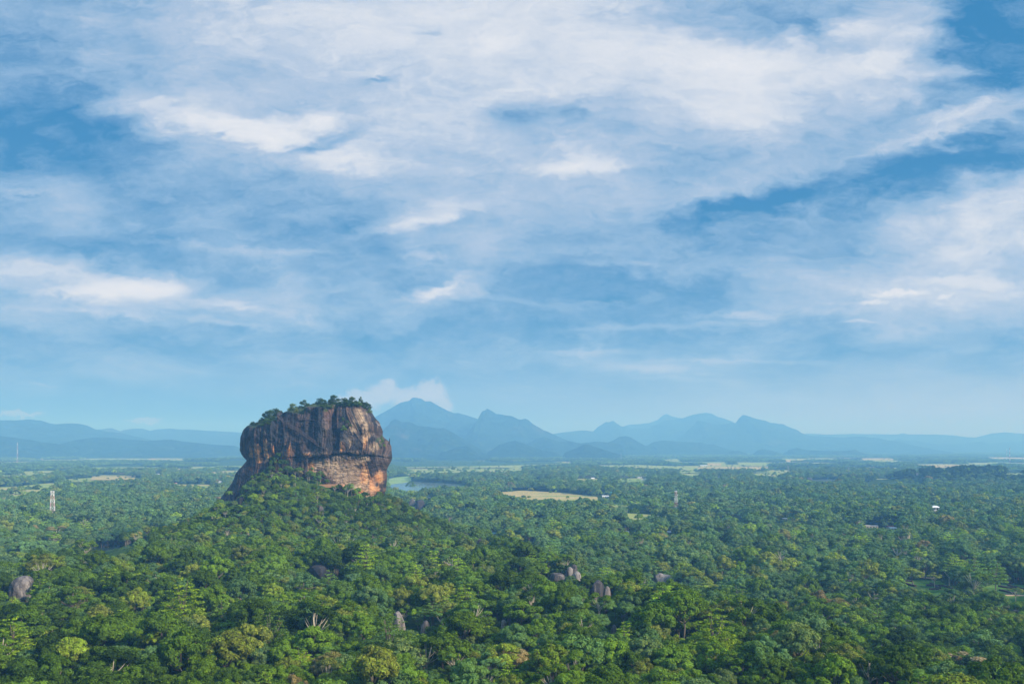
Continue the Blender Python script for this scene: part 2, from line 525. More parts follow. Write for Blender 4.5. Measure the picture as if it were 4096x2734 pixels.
def build_ground():
    na = 900
    rr = np.concatenate([np.linspace(0.5, 300, 30), np.linspace(310, 1400, 170), np.geomspace(1420, 24500, 130)])
    # denser bearings in front
    th = np.concatenate([np.linspace(-0.72, 0.72, 640), np.linspace(0.74, 2 * PI - 0.74, 120)])
    A, R = np.meshgrid(th, rr)
    x = R * np.sin(A); y = R * np.cos(A)
    z = ground_z(x, y)
    nr, nt = x.shape
    V = np.stack([x, y, z], -1).reshape(-1, 3)
    i = np.arange(nr - 1)[:, None] * nt; j = np.arange(nt)[None, :]; j2 = (j + 1) % nt
    Q = np.stack([i + j, i + j2, i + nt + j2, i + nt + j], -1).reshape(-1, 4)[:, ::-1]
    me = mesh_from('ground', V, quads=Q, mats=[mat_ground()], smooth=True)
    o = link('ground', me)
    tag(o, kind='structure')


build_ground()

# ------------------------------------------------------------------ distant hills and mountains
def mat_hill():
    m = bpy.data.materials.new('wooded_slope'); m.use_nodes = True
    T = NT(m.node_tree)
    out = T.n('ShaderNodeOutputMaterial'); b = T.n('ShaderNodeBsdfDiffuse')
    geo = T.n('ShaderNodeNewGeometry')
    n1 = T.noise(geo.outputs['Position'], 0.012, 8.0, 0.7)
    n2 = T.noise(geo.outputs['Position'], 0.0022, 6.0, 0.62)
    c = T.ramp(n1, [(0.34, (0.008, 0.028, 0.014)), (0.52, (0.028, 0.066, 0.024)), (0.70, (0.085, 0.13, 0.04))])
    rock = T.math('MULTIPLY', T.math('SUBTRACT', n2, 0.60, clamp=True), 7.0, clamp=True)
    c = T.mix(T.math('MULTIPLY', rock, 0.5), c, (0.26, 0.22, 0.19))
    bp = T.n('ShaderNodeBump'); bp.inputs['Strength'].default_value = 1.0; bp.inputs['Distance'].default_value = 170.0
    n4 = T.noise(geo.outputs['Position'], 0.0035, 9.0, 0.66)
    T.l(n4, bp.inputs['Height'])
    T.l(bp.outputs[0], b.inputs['Normal'])
    c = T.mix(1.0, c, (0.72, 0.72, 0.72), 'MULTIPLY')
    T.l(c, b.inputs[0])
    T.l(b.outputs[0], out.inputs[0])
    return m


M_HILL = mat_hill()


def crop3(pts): return [(1450 + a / 2.349, 1560 + b / 2.349) for a, b in pts]
def crop4(pts): return [(2300 + a / 2.349, 1560 + b / 2.349) for a, b in pts]
def crop5(pts): return [(3096 + a / 2.349, 1560 + b / 2.349) for a, b in pts]
def crop2(pts): return [(0 + a / 2.349, 1600 + b / 2.349) for a, b in pts]


HILLS = []       # (D, W, xs, zs) for trees that stand on them

def ridge(name, pts, D, W, rough=0.10, seed=0, rough_px=1.0, trees=False):
    pts = sorted(pts)
    xs = np.array([PX(p[0], D) for p in pts]); zs = np.array([PZ(p[1], D) for p in pts])
    wid = xs[-1] - xs[0]
    x0, x1 = xs[0] - 0.06 * wid, xs[-1] + 0.06 * wid
    xs2 = np.concatenate([[x0], xs, [x1]]); zs2 = np.concatenate([[-30], zs, [-30]])
    nx = 420; ny = 110
    X, Yr = np.meshgrid(np.linspace(x0, x1, nx), np.linspace(-1, 1, ny))
    Yr = np.sign(Yr) * np.abs(Yr) ** 1.25
    H = zs.max()
    # spurs: the crest line wanders with depth
    wx = X + W * 0.22 * vnoise(X / (W * 0.55), Yr * 1.6 + seed, seed=seed) * np.abs(Yr)
    prof = np.interp(wx, xs2, zs2)
    # a little smoothing-out of the traced line with fine relief
    fall = np.clip(1 - np.abs(Yr), 0, 1)
    fall = fall ** 1.15
    Z = prof * fall
    rug = 1 - np.abs(fbm(X / (W * 0.30), Yr * W / (W * 0.30), oct=5, seed=seed + 3))
    Z = Z + rough * H * (rug - 0.86) * 1.6 * np.clip(np.abs(Yr) * 3.5, 0.10, 1) * np.clip(Z / (0.35 * H), 0, 1)
    Z = Z + 0.010 * H * fbm(X / (W * 0.035), Yr * 28, oct=3, seed=seed + 8)
    Y = D + Yr * W
    V = np.stack([X, Y, Z - 6.0], -1).reshape(-1, 3)
    i = np.arange(ny - 1)[:, None] * nx; j = np.arange(nx - 1)[None, :]
    Q = np.stack([i + j, i + j + 1, i + nx + j + 1, i + nx + j], -1).reshape(-1, 4)
    me = mesh_from(name, V, quads=Q, mats=[M_HILL], smooth=True)
    o = link(name, me)
    tag(o, kind='structure')
    return o


def disp(pts): return [D2P(a, b) for a, b in pts]


ridge('mountain', crop3([(60, 480), (90, 330), (120, 240), (200, 200), (270, 160), (350, 105), (440, 88), (460, 65), (490, 58), (550, 68), (590, 95), (640, 92), (700, 125), (780, 170), (860, 205), (910, 208), (980, 230), (1090, 268), (1125, 290), (1250, 400), (1400, 500), (1600, 560)]), 12000, 2300, 0.22, 3)
ridge('mountain', crop3([(900, 520), (1000, 400), (1085, 272), (1125, 190), (1150, 185), (1170, 165), (1200, 180), (1260, 215), (1390, 235), (1440, 255), (1490, 272), (1530, 265), (1560, 275), (1600, 310), (1700, 370), (1800, 410), (1900, 455), (2000, 490), (2100, 520)]), 11200, 2000, 0.22, 13)
ridge('mountain', crop3([(60, 560), (150, 440), (200, 380), (270, 280), (310, 262), (370, 290), (440, 285), (500, 315), (600, 330), (700, 350), (760, 348), (850, 390), (950, 450), (1050, 510), (1150, 560)]), 8800, 1500, 0.22, 23)
ridge('hill', crop3([(600, 640), (700, 600), (800, 560), (900, 520), (980, 515), (1050, 560), (1150, 620), (1200, 650)]), 7700, 700, 0.20, 33)
ridge('hill', crop3([(1150, 600), (1200, 560), (1300, 500), (1360, 480), (1430, 465), (1520, 490), (1580, 520), (1700, 560), (1800, 570), (1900, 620)]), 8600, 900, 0.20, 43)
ridge('hill', crop3([(1500, 560), (1560, 490), (1640, 450), (1700, 430), (1780, 450), (1850, 480), (1950, 470), (2050, 490), (2200, 475), (2349, 490), (2450, 520)]), 9900, 900, 0.20, 53)
ridge('hill', crop3([(1900, 580), (2000, 540), (2080, 500), (2120, 500), (2200, 530), (2300, 560), (2420, 600)]), 8200, 800, 0.20, 63)
ridge('mountain', crop4([(-400, 470), (-200, 400), (0, 375), (100, 370), (170, 380), (210, 340), (290, 290), (320, 293), (355, 280), (400, 310), (430, 330), (480, 335), (520, 350), (700, 350), (760, 315), (850, 280), (1000, 255), (1100, 225), (1230, 205), (1290, 215), (1350, 245), (1420, 265), (1500, 300), (1800, 400), (2100, 450)]), 15600, 2300, 0.15, 73)
ridge('mountain', crop4([(300, 400), (480, 325), (700, 300), (780, 270), (830, 225), (860, 215), (900, 235), (980, 255), (1200, 300), (1500, 400)]), 17500, 2400, 0.08, 83)
ridge('mountain', crop4([(860, 500), (940, 470), (1020, 410), (1060, 370), (1120, 320), (1150, 285), (1200, 288), (1270, 305), (1340, 318), (1400, 310), (1470, 298), (1510, 300), (1545, 250), (1580, 220), (1620, 228), (1700, 262), (1790, 280), (1840, 300), (1950, 310), (2000, 335), (2080, 365), (2130, 400), (2200, 420), (2300, 425), (2430, 432), (2520, 440), (2610, 432), (2690, 428), (2780, 440), (2850, 445), (2930, 465), (3010, 475), (3090, 490), (3160, 520), (3210, 540)]), 13800, 1900, 0.16, 93)
ridge('hill', crop4([(40, 520), (130, 490), (220, 475), (310, 485), (370, 460), (420, 430), (480, 423), (520, 435), (580, 470), (650, 510), (720, 540)]), 10500, 900, 0.15, 103)
ridge('hill', crop4([(620, 540), (670, 515), (740, 480), (800, 468), (850, 465), (950, 475), (1100, 480), (1180, 485), (1240, 500), (1300, 500), (1380, 530), (1450, 550), (1540, 570)]), 11000, 900, 0.15, 113)
ridge('hill', crop4([(1400, 600), (1480, 565), (1540, 562), (1600, 580), (1640, 600)]), 10200, 260, 0.08, 123)
ridge('hill', crop4([(1640, 600), (1680, 585), (1720, 555), (1760, 545), (1850, 560), (1900, 575), (1960, 590), (2000, 600)]), 9900, 330, 0.15, 133)
ridge('hill', crop5([(100, 590), (140, 552), (220, 535), (300, 555), (400, 560), (580, 565), (700, 560), (760, 550), (800, 570), (860, 595), (900, 605)]), 9900, 420, 0.15, 143)
ridge('mountain', crop5([(100, 430), (270, 405), (350, 403), (500, 412), (740, 405), (1150, 410), (1215, 400), (1260, 410), (1500, 410), (1700, 420), (1800, 435), (1900, 440), (1950, 425), (2050, 400), (2180, 390), (2280, 400), (2450, 410), (2700, 430)]), 17500, 2200, 0.07, 153)
ridge('mountain', crop5([(1000, 510), (1110, 470), (1160, 450), (1210, 470), (1280, 475), (1320, 465), (1400, 485), (1450, 495), (1600, 500), (1750, 510), (1850, 490), (1940, 478), (2010, 495), (2150, 485), (2270, 480), (2400, 465), (2700, 480)]), 15500, 1700, 0.09, 163)
ridge('mountain', crop2([(-500, 175), (-200, 165), (0, 178), (150, 176), (280, 172), (380, 178), (460, 205), (520, 215), (680, 212), (760, 220), (820, 235), (880, 262), (920, 270), (1000, 290), (1130, 300), (1250, 330), (1500, 380), (1800, 410)]), 11500, 2200, 0.20, 173)
ridge('mountain', crop2([(860, 300), (920, 268), (1000, 262), (1050, 256), (1130, 285), (1180, 270), (1270, 262), (1340, 262), (1410, 282), (1500, 265), (1600, 260), (1700, 270), (1800, 270), (1950, 280), (2150, 290), (2300, 300), (2600, 310), (3000, 330)]), 14500, 2000, 0.09, 183)
ridge('hill', crop2([(500, 420), (700, 370), (850, 345), (960, 340), (1060, 345), (1200, 365), (1400, 372), (1600, 360), (1750, 380), (1900, 400), (2200, 420)]), 9300, 1100, 0.20, 193)
ridge('hill', crop2([(-900, 330), (-500, 300), (0, 330), (200, 350), (400, 385), (650, 420)]), 8600, 1000, 0.20, 203)

# ------------------------------------------------------------------ the great rock
RD = 1010.0
def rx(cx): return PX(880 + cx / 3.1365, RD)
def rz(cy): return PZ(1540 + cy / 3.1365, RD)
KC = RD / F4 / 3.1365              # metres per crop pixel

R_LEFT = [(1180, 232), (1080, 255), (970, 290), (900, 300), (850, 335), (785, 352), (775, 400), (640, 425), (545, 440), (450, 468), (390, 508), (345, 550), (318, 600), (298, 650), (286, 740), (283, 810), (300, 860), (335, 903), (366, 936), (362, 950), (330, 990), (280, 1040), (232, 1100), (210, 1170), (180, 1230), (120, 1310), (60, 1400), (20, 1470), (-20, 1560), (-40, 1700)]
R_RIGHT = [(1200, 232), (1300, 234), (1500, 238), (1780, 246), (1830, 290), (1895, 345), (1930, 400), (1985, 460), (2012, 520), (2036, 580), (2028, 630), (2048, 655), (2102, 700), (2142, 760), (2147, 850), (2152, 905), (2140, 955), (2100, 1020), (2080, 1080), (2086, 1150), (2083, 1230), (2070, 1320), (2040, 1400), (2010, 1440), (1990, 1560), (1980, 1700)]
RIM = [(300, 560), (420, 520), (560, 545), (640, 520), (700, 490), (780, 490), (830, 400), (900, 352), (1000, 352), (1170, 395), (1185, 296), (1400, 300), (1480, 330), (1510, 270), (1690, 244), (1790, 247), (2200, 247)]
CREASE = [(200, 940), (370, 935), (430, 865), (520, 870), (640, 905), (740, 915), (830, 885), (900, 870), (1000, 900), (1100, 900), (1170, 885), (1230, 912), (1300, 902), (1450, 892), (1560, 858), (1700, 852), (1850, 872), (1930, 862), (2080, 890), (2200, 930)]
SPUR = [(1740, 235), (1780, 246), (1860, 400), (1905, 500), (1935, 600), (1965, 700), (1975, 800), (1950, 900), (1960, 1000), (1985, 1150), (2000, 1300), (1990, 1440), (1980, 1700)]


def itp(pts, v, axis):
    p = sorted(pts, key=lambda q: q[axis])
    return np.interp(v, [q[axis] for q in p], [q[1 - axis] for q in p])


def build_rock():
    nf, nb, nz = 1000, 200, 620
    rows = np.concatenate([np.linspace(232.5, 560, 240), np.linspace(561, 1560, nz - 240)])
    # angle: front half from left (pi) to right (2pi)
    a = np.concatenate([PI + PI * (0.5 - 0.5 * np.cos(np.linspace(0, PI, nf, endpoint=False))) * 0.6 + PI * np.linspace(0, 1, nf, endpoint=False) * 0.4, np.linspace(0, PI, nb, endpoint=False)])
    A, CYR = np.meshgrid(a, rows)
    xl = itp(R_LEFT, rows, 1)[:, None]; xr = itp(R_RIGHT, rows, 1)[:, None]
    # small irregularities of the silhouette
    xl = xl + (5 * fbm(rows / 26.0, rows * 0 + 1.5, oct=3, seed=31) + 2)[:, None]
    xr = xr + (5 * fbm(rows / 26.0, rows * 0 + 8.5, oct=3, seed=32) - 2)[:, None]
    cxm = (xl + xr) / 2; hw = (xr - xl) / 2
    n = 2.7
    ca, sa = np.cos(A), np.sin(A)
    ex = np.sign(ca) * np.abs(ca) ** (2 / n); ey = np.abs(sa) ** (2 / n)
    front = sa < 0
    CXR = cxm + hw * ex                                  # crop x
    X = rx(CXR); Z = rz(CYR)
    # depth of the front face
    bf = np.interp(rows, [232, 300, 500, 760, 860, 930, 1000, 1150, 1300, 1560], [40, 46, 50, 51, 50, 48.5, 49, 51, 54, 60])[:, None]
    sky_l = itp(R_LEFT[:17], CXR, 0)
    sky_r = itp(R_RIGHT[:13], CXR, 0)
    skyl = np.where(CXR < 1190, sky_l, sky_r)
    rim = np.maximum(itp(RIM, CXR, 0), skyl + 6)
    above = np.clip((CYR - skyl) / (rim - skyl), 0, 1)
    topf = np.where(CYR < rim, 0.25 + 0.75 * above ** 0.8, 1.0)
    depth = bf * ey * topf
    # features (metres outward)
    cr = itp(CREASE, CXR, 0) + 20 * fbm(CXR / 90.0, CXR * 0, oct=4, seed=40)
    d = CYR - cr
    leftness = 1 - sstep(900, 1250, CXR)
    F = np.zeros_like(X)
    up = np.where(d < 0, np.exp(d / 150.0), 0)
    F += (1.7 * up) * (1 - 0.55 * leftness)
    F += 1.8 * leftness * np.exp(-((CYR - 690) / 90.0) ** 2)
    F -= 1.6 * leftness * np.exp(-((CYR - 850) / 80.0) ** 2)
    F -= 3.4 * np.exp(-(d / 9.0) ** 2) * (1 - 0.85 * leftness) * (0.45 + 0.75 * sstep(-0.5, 0.6, vnoise(CXR / 80.0, CXR * 0, seed=41)))
    F -= 1.0 * np.where(d > 0, np.exp(-d / 190.0), 0) * (1 - leftness)
    # spur, gully and bulges
    sp = itp(SPUR, CYR, 1)
    q = CXR - sp
    F += 5.0 * np.exp(-(q / 120.0) ** 2) * sstep(1100, 800, CYR)
    gx = 1530 + 25 * np.sin(CYR / 90.0)
    F -= 5.5 * np.exp(-((CXR - gx) / 48.0) ** 2) * sstep(880, 780, CYR)
    F -= 2.2 * np.exp(-((CXR - 1240 - (700 - CYR) * 0.10) / 26.0) ** 2) * sstep(230, 330, CYR) * sstep(820, 740, CYR)
    F += 2.5 * np.exp(-((CXR - 1380) / 90.0) ** 2) * sstep(860, 700, CYR)
    # recessed scoop near the top and the sill under it
    F -= 2.6 * np.exp(-((CXR - 1260) / 75.0) ** 2 - ((CYR - 400) / 62.0) ** 2)
    sill = 460 + 10 * np.sin(CXR / 70.0)
    F += 1.8 * np.exp(-((CYR - sill) / 9.0) ** 2) * sstep(1100, 1180, CXR) * sstep(1360, 1300, CXR)
    # lumps just above the crease
    for lx, ly, lr, lh in ((1220, 868, 48, 2.6), (1330, 868, 55, 2.4), (1215, 935, 30, 2.0), (1440, 850, 46, 1.6), (1560, 838, 60, 1.5), (600, 620, 120, 1.8), (880, 560, 130, 1.5), (1860, 800, 90, 3.2)):
        F += lh * np.exp(-((CXR - lx) / lr) ** 2 - ((CYR - ly) / (lr * 0.7)) ** 2)
    # walkway ledge
    lg = np.interp(CXR, [785, 900, 1000, 1100, 1200, 1250], [500, 535, 590, 665, 735, 765])
    # wavy strata of the lower wall
    wv = CYR + 42 * fbm(CXR / 130.0, CYR / 160.0, oct=4, seed=44) + 0.10 * (CXR - 1500)
    st = np.abs(((wv / 62.0 + 0.4 * vnoise(CXR / 240.0, CYR / 60.0, seed=45)) % 1.0) - 0.5)
    lowr = sstep(900, 960, CYR) * sstep(1180, 1330, CXR)
    F -= 0.9 * lowr * np.exp(-(st / 0.05) ** 2) * sstep(-0.3, 0.3, vnoise(CXR / 90.0, CYR / 40.0, seed=46))
    # flow-aligned flutes
    w = sstep(1560, 1900, CXR)
    flow = CXR - w * (sp - 1780) * 0.95 + 14 * fbm(CXR / 200.0, CYR / 160.0, oct=2, seed=47)
    fl = fbm(flow / 60.0, CYR / 500.0, oct=3, seed=50)
    fl2 = fbm(flow / 16.0, CYR / 190.0, oct=3, seed=51)
    fl3 = fbm(CXR / 34.0, CYR / 30.0, oct=5, seed=52)
    fl4 = fbm(flow / 7.0, CYR / 60.0, oct=3, seed=54)
    crk = np.abs(vnoise(flow / 46.0 + 3, CYR / 210.0, seed=56)) < 0.035
    crk2 = np.abs(fbm(CXR / 80.0, CYR / 46.0, oct=3, seed=57)) < 0.018
    F += (2.4 * fl + 1.0 * fl2 + 0.35 * fl4) * (1 - 0.75 * lowr) + 1.1 * fl3 + 1.1 * lowr * fbm(CXR / 120.0, wv / 22.0, oct=4, seed=58) - (0.8 * crk + 0.7 * crk2) * (1 - lowr)
    big = fbm(CXR / 210.0, CYR / 170.0, oct=3, seed=53)
    F += 2.6 * big
    fade = np.clip(ey * 1.6, 0, 1) * np.clip((CYR - skyl) / 30.0, 0, 1)
    Y = RD + np.where(front, -(depth + F * fade), depth * 1.05 + 2 * big)
    # rugged soil slope on the shoulder above the rim
    soil = np.where(CYR < rim, 1.0, 0.0) * front
    Z = Z + soil * 0.8 * fl3 * np.clip((CYR - skyl) / 30.0, 0, 1)
    V = np.stack([X, Y, Z], -1).reshape(-1, 3)
    nt = A.shape[1]; nr = A.shape[0]
    i = np.arange(nr - 1)[:, None] * nt; j = np.arange(nt)[None, :]; j2 = (j + 1) % nt
    Q = np.stack([i + j, i + nt + j, i + nt + j2, i + j2], -1).reshape(-1, 4)
    # cap
    V = np.concatenate([V, [[rx(1190), RD, rz(231)]]])
    top = len(V) - 1
    cap = np.stack([np.full(nt, top), np.arange(nt), (np.arange(nt) + 1) % nt, np.full(nt, top)], -1)
    capT = [(top, int(k), int((k + 1) % nt)) for k in range(nt)]

    # ---- pigments: stains, lichen and bare stone with shapes of their own
    def gs(lst, sx=1.0):
        m = np.zeros_like(CXR)
        for gx_, gy_, gw, gh in lst:
            m = np.maximum(m, np.exp(-((CXR - gx_) / gw) ** 2 - ((CYR - gy_) / gh) ** 2))
        return m
    s1 = fbm(flow / 30.0, CYR / 420.0, oct=3, seed=60)
    s2 = fbm(flow / 11.0, CYR / 260.0, oct=3, seed=61)
    s3 = fbm(flow / 7.0, CYR / 150.0, oct=3, seed=62)
    s4 = fbm(flow / 42.0, CYR / 700.0, oct=2, seed=63)
    bl = fbm(CXR / 90.0, CYR / 70.0, oct=5, seed=64)
    sm = fbm(CXR / 14.0, CYR / 14.0, oct=4, seed=65)
    def c3(c): return np.array(c)[None, None, :]
    def lerp(a_, b_, t): return a_ + (b_ - a_) * t[..., None]
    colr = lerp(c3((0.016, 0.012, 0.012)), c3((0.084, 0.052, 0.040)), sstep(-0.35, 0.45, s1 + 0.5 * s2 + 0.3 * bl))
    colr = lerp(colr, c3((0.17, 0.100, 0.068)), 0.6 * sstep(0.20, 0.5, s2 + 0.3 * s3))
    # cool grey film
    grey = gs([(430, 560, 150, 60), (330, 700, 60, 120), (1000, 660, 50, 60), (860, 640, 40, 90), (300, 1120, 120, 90), (160, 1300, 140, 130), (1330, 800, 130, 80), (1160, 650, 70, 60), (1400, 560, 80, 160), (700, 560, 80, 60), (1900, 470, 60, 120), (1780, 600, 60, 140), (2070, 900, 60, 120)])
    colr = lerp(colr, c3((0.105, 0.098, 0.096)), 0.60 * grey * sstep(-0.15, 0.3, s2 + 0.4 * bl))
    # pale stone
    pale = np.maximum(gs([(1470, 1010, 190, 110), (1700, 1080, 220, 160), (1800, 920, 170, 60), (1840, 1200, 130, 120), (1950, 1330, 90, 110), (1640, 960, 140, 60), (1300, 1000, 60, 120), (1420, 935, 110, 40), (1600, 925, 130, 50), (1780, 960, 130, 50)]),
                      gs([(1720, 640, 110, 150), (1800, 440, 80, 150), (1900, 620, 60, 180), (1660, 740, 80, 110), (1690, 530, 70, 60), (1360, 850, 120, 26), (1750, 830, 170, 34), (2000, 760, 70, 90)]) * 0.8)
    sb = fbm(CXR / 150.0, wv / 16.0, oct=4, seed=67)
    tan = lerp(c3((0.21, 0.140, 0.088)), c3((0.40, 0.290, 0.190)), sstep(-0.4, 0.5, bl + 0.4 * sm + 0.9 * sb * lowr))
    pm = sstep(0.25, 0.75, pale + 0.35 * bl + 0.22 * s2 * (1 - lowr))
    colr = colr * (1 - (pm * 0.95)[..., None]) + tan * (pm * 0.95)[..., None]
    # orange bare stone under the overhang, cut by dark run-off
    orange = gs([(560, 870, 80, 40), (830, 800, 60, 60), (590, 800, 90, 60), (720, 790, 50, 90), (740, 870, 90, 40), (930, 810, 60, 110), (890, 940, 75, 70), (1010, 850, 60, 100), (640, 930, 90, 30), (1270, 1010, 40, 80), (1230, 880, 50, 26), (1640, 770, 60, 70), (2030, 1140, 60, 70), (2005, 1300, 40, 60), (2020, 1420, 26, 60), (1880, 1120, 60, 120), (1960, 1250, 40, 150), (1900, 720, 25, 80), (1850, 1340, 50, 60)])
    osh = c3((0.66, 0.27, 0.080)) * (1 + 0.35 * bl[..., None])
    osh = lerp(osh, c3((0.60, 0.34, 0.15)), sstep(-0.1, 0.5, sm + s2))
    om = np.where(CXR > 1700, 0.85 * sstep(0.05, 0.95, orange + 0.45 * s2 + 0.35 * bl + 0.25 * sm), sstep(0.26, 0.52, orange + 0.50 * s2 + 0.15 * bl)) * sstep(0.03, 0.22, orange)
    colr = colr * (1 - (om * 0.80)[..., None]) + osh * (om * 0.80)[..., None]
    # rust tint to the left band
    rust = gs([(560, 760, 130, 60), (480, 900, 130, 60), (560, 1040, 120, 60), (1340, 420, 70, 100), (1460, 360, 60, 90)])
    colr = lerp(colr, c3((0.19, 0.080, 0.050)), 0.35 * rust * sstep(-0.2, 0.3, s2 + bl))
    # white streaks and lichen specks
    ws = sstep(0.34, 0.50, s3) * sstep(-0.1, 0.3, bl + s4) * (1 - sstep(1000, 1100, CYR)) * (1 - lowr)
    colr = lerp(colr, c3((0.36, 0.33, 0.29)), 0.42 * ws)
    sp_ = sstep(0.50, 0.62, fbm(CXR / 7.0, CYR / 9.0, oct=3, seed=66)) * sstep(0.0, 0.4, bl)
    colr = lerp(colr, c3((0.45, 0.44, 0.42)), 0.6 * sp_)
    # black run-off
    bk = sstep(0.16, 0.34, s4 + 0.35 * s3) * (1 - 0.75 * pm * lowr)
    colr = lerp(colr, c3((0.022, 0.024, 0.030)), 0.85 * bk)
    for kx, kw, k0, k1 in ((1240, 16, 300, 780), (1500, 20, 520, 830), (1585, 14, 480, 840), (1560, 9, 700, 850), (1470, 12, 640, 800), (840, 16, 560, 900), (975, 12, 700, 930), (905, 10, 680, 830), (1110, 34, 720, 960), (1320, 26, 300, 450)):
        xx = CXR - kx - 12 * fbm(CYR / 90.0, CYR * 0 + kx, oct=2, seed=70) - (700 - CYR) * 0.05
        colr = lerp(colr, c3((0.018, 0.020, 0.026)), 0.9 * np.exp(-(xx / kw) ** 4) * sstep(k0 - 20, k0 + 40, CYR) * sstep(k1 + 10, k1 - 20, CYR))
    colr = colr * (1 - 0.5 * ((crk | crk2) * (1 - lowr))[..., None])
    # iron-dark joints in the pale lower wall
    jt = lowr * np.exp(-(st / 0.035) ** 2) * sstep(-0.2, 0.3, vnoise(CXR / 90.0, CYR / 40.0, seed=46))
    colr = lerp(colr, c3((0.10, 0.065, 0.045)), 0.40 * jt)
    dk = gs([(1700, 1130, 120, 40), (1500, 1120, 100, 30), (1980, 1180, 24, 60), (1750, 1180, 90, 40)]) * sstep(-0.1, 0.4, bl + sm)
    colr = lerp(colr, c3((0.13, 0.088, 0.062)), 0.7 * dk)
    colr = np.clip(colr * (1 + 0.30 * sm[..., None] + 0.12 * s3[..., None]), 0.008, 0.75)
    # grass and soil on the shoulder, and moss tufts
    gm = np.maximum(sstep(4, -10, CYR - rim + 10 * bl) * sstep(1760, 1700, CXR), 0.9 * sstep(0.55, 0.75, gs([(1880, 330, 20, 30), (2030, 690, 26, 50), (2060, 750, 20, 40), (360, 620, 30, 50), (1440, 330, 40, 30), (1010, 345, 160, 26), (240, 1190, 30, 20), (700, 600, 30, 8), (890, 602, 30, 6)]) + 0.35 * sm))
    gcol = lerp(c3((0.018, 0.036, 0.010)), c3((0.060, 0.080, 0.020)), sstep(-0.4, 0.5, sm + bl))
    colr = colr * (1 - gm[..., None]) + gcol * gm[..., None]
    rgba = np.concatenate([colr, np.ones_like(colr[..., :1])], -1).reshape(-1, 4)
    rgba = np.concatenate([rgba, [[0.05, 0.08, 0.02, 1]]])
    verts = V
    me = bpy.data.meshes.new('great_rock')
    me.vertices.add(len(verts)); me.vertices.foreach_set('co', verts.astype(np.float32).ravel())
    T3 = np.array(capT, dtype=np.int32)
    tot = Q.size + T3.size
    me.loops.add(tot); me.polygons.add(len(Q) + len(T3))
    me.loops.foreach_set('vertex_index', np.concatenate([Q.ravel(), T3.ravel()]).astype(np.int32))
    ls = np.concatenate([np.arange(len(Q)) * 4, Q.size + np.arange(len(T3)) * 3]).astype(np.int32)
    lt = np.concatenate([np.full(len(Q), 4), np.full(len(T3), 3)]).astype(np.int32)
    me.polygons.foreach_set('loop_start', ls); me.polygons.foreach_set('loop_total', lt)
    me.update(calc_edges=True)
    me.polygons.foreach_set('use_smooth', np.ones(len(me.polygons), dtype=bool))
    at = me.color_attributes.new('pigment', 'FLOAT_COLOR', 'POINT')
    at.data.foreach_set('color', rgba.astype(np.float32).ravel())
    m = bpy.data.materials.new('gneiss'); m.use_nodes = True
    T = NT(m.node_tree)
    out = T.n('ShaderNodeOutputMaterial'); b = T.n('ShaderNodeBsdfPrincipled')
    b.inputs['Roughness'].default_value = 0.72
    b.inputs['Specular IOR Level'].default_value = 0.25
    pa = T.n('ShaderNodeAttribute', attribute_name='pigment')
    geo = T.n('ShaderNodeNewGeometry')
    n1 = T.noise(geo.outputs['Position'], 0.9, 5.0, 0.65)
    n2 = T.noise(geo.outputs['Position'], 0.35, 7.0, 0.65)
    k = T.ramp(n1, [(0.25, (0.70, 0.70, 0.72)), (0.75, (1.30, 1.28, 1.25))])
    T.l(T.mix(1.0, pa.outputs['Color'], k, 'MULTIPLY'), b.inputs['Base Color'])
    bp = T.n('ShaderNodeBump'); bp.inputs['Strength'].default_value = 0.8; bp.inputs['Distance'].default_value = 1.2
    T.l(n2, bp.inputs['Height']); T.l(bp.outputs[0], b.inputs['Normal'])
    T.l(b.outputs[0], out.inputs[0])
    me.materials.append(m)
    me.validate()
    o = link('great_rock', me)
    tag(o, 'giant sheer-sided rock block streaked black, orange and tan above the wooded hill', 'rock')
    # surface lookup for what hangs on it: front y by (crop x, crop y)
    return rows, CXR[:, :nf], Y[:, :nf]


ROCK_ROWS, ROCK_CX, ROCK_Y = build_rock()


def rock_y(cx, cy):
    r = int(np.clip(np.searchsorted(ROCK_ROWS, cy), 0, len(ROCK_ROWS) - 1))
    return float(np.interp(cx, ROCK_CX[r], ROCK_Y[r]))


# ------------------------------------------------------------------ vegetation models
def leaf_quads(P, N, size, rg, asp=0.62):
    """P positions, N normals -> vertices, quads"""
    n = len(P)
    N = N / (np.linalg.norm(N, axis=1, keepdims=True) + 1e-9)
    r = rg.normal(size=(n, 3))
    a = np.cross(N, r); a /= (np.linalg.norm(a, axis=1, keepdims=True) + 1e-9)
    b = np.cross(N, a)
    s = (np.asarray(size) * rg.uniform(0.7, 1.3, n))[:, None]
    bend = N * s * 0.22
    v = np.stack([P - a * s, P - b * s * asp - bend * 0, P + a * s, P + b * s * asp], 1)
    v[:, 0] -= bend; v[:, 2] -= bend
    q = np.arange(n * 4).reshape(n, 4)
    return v.reshape(-1, 3), q


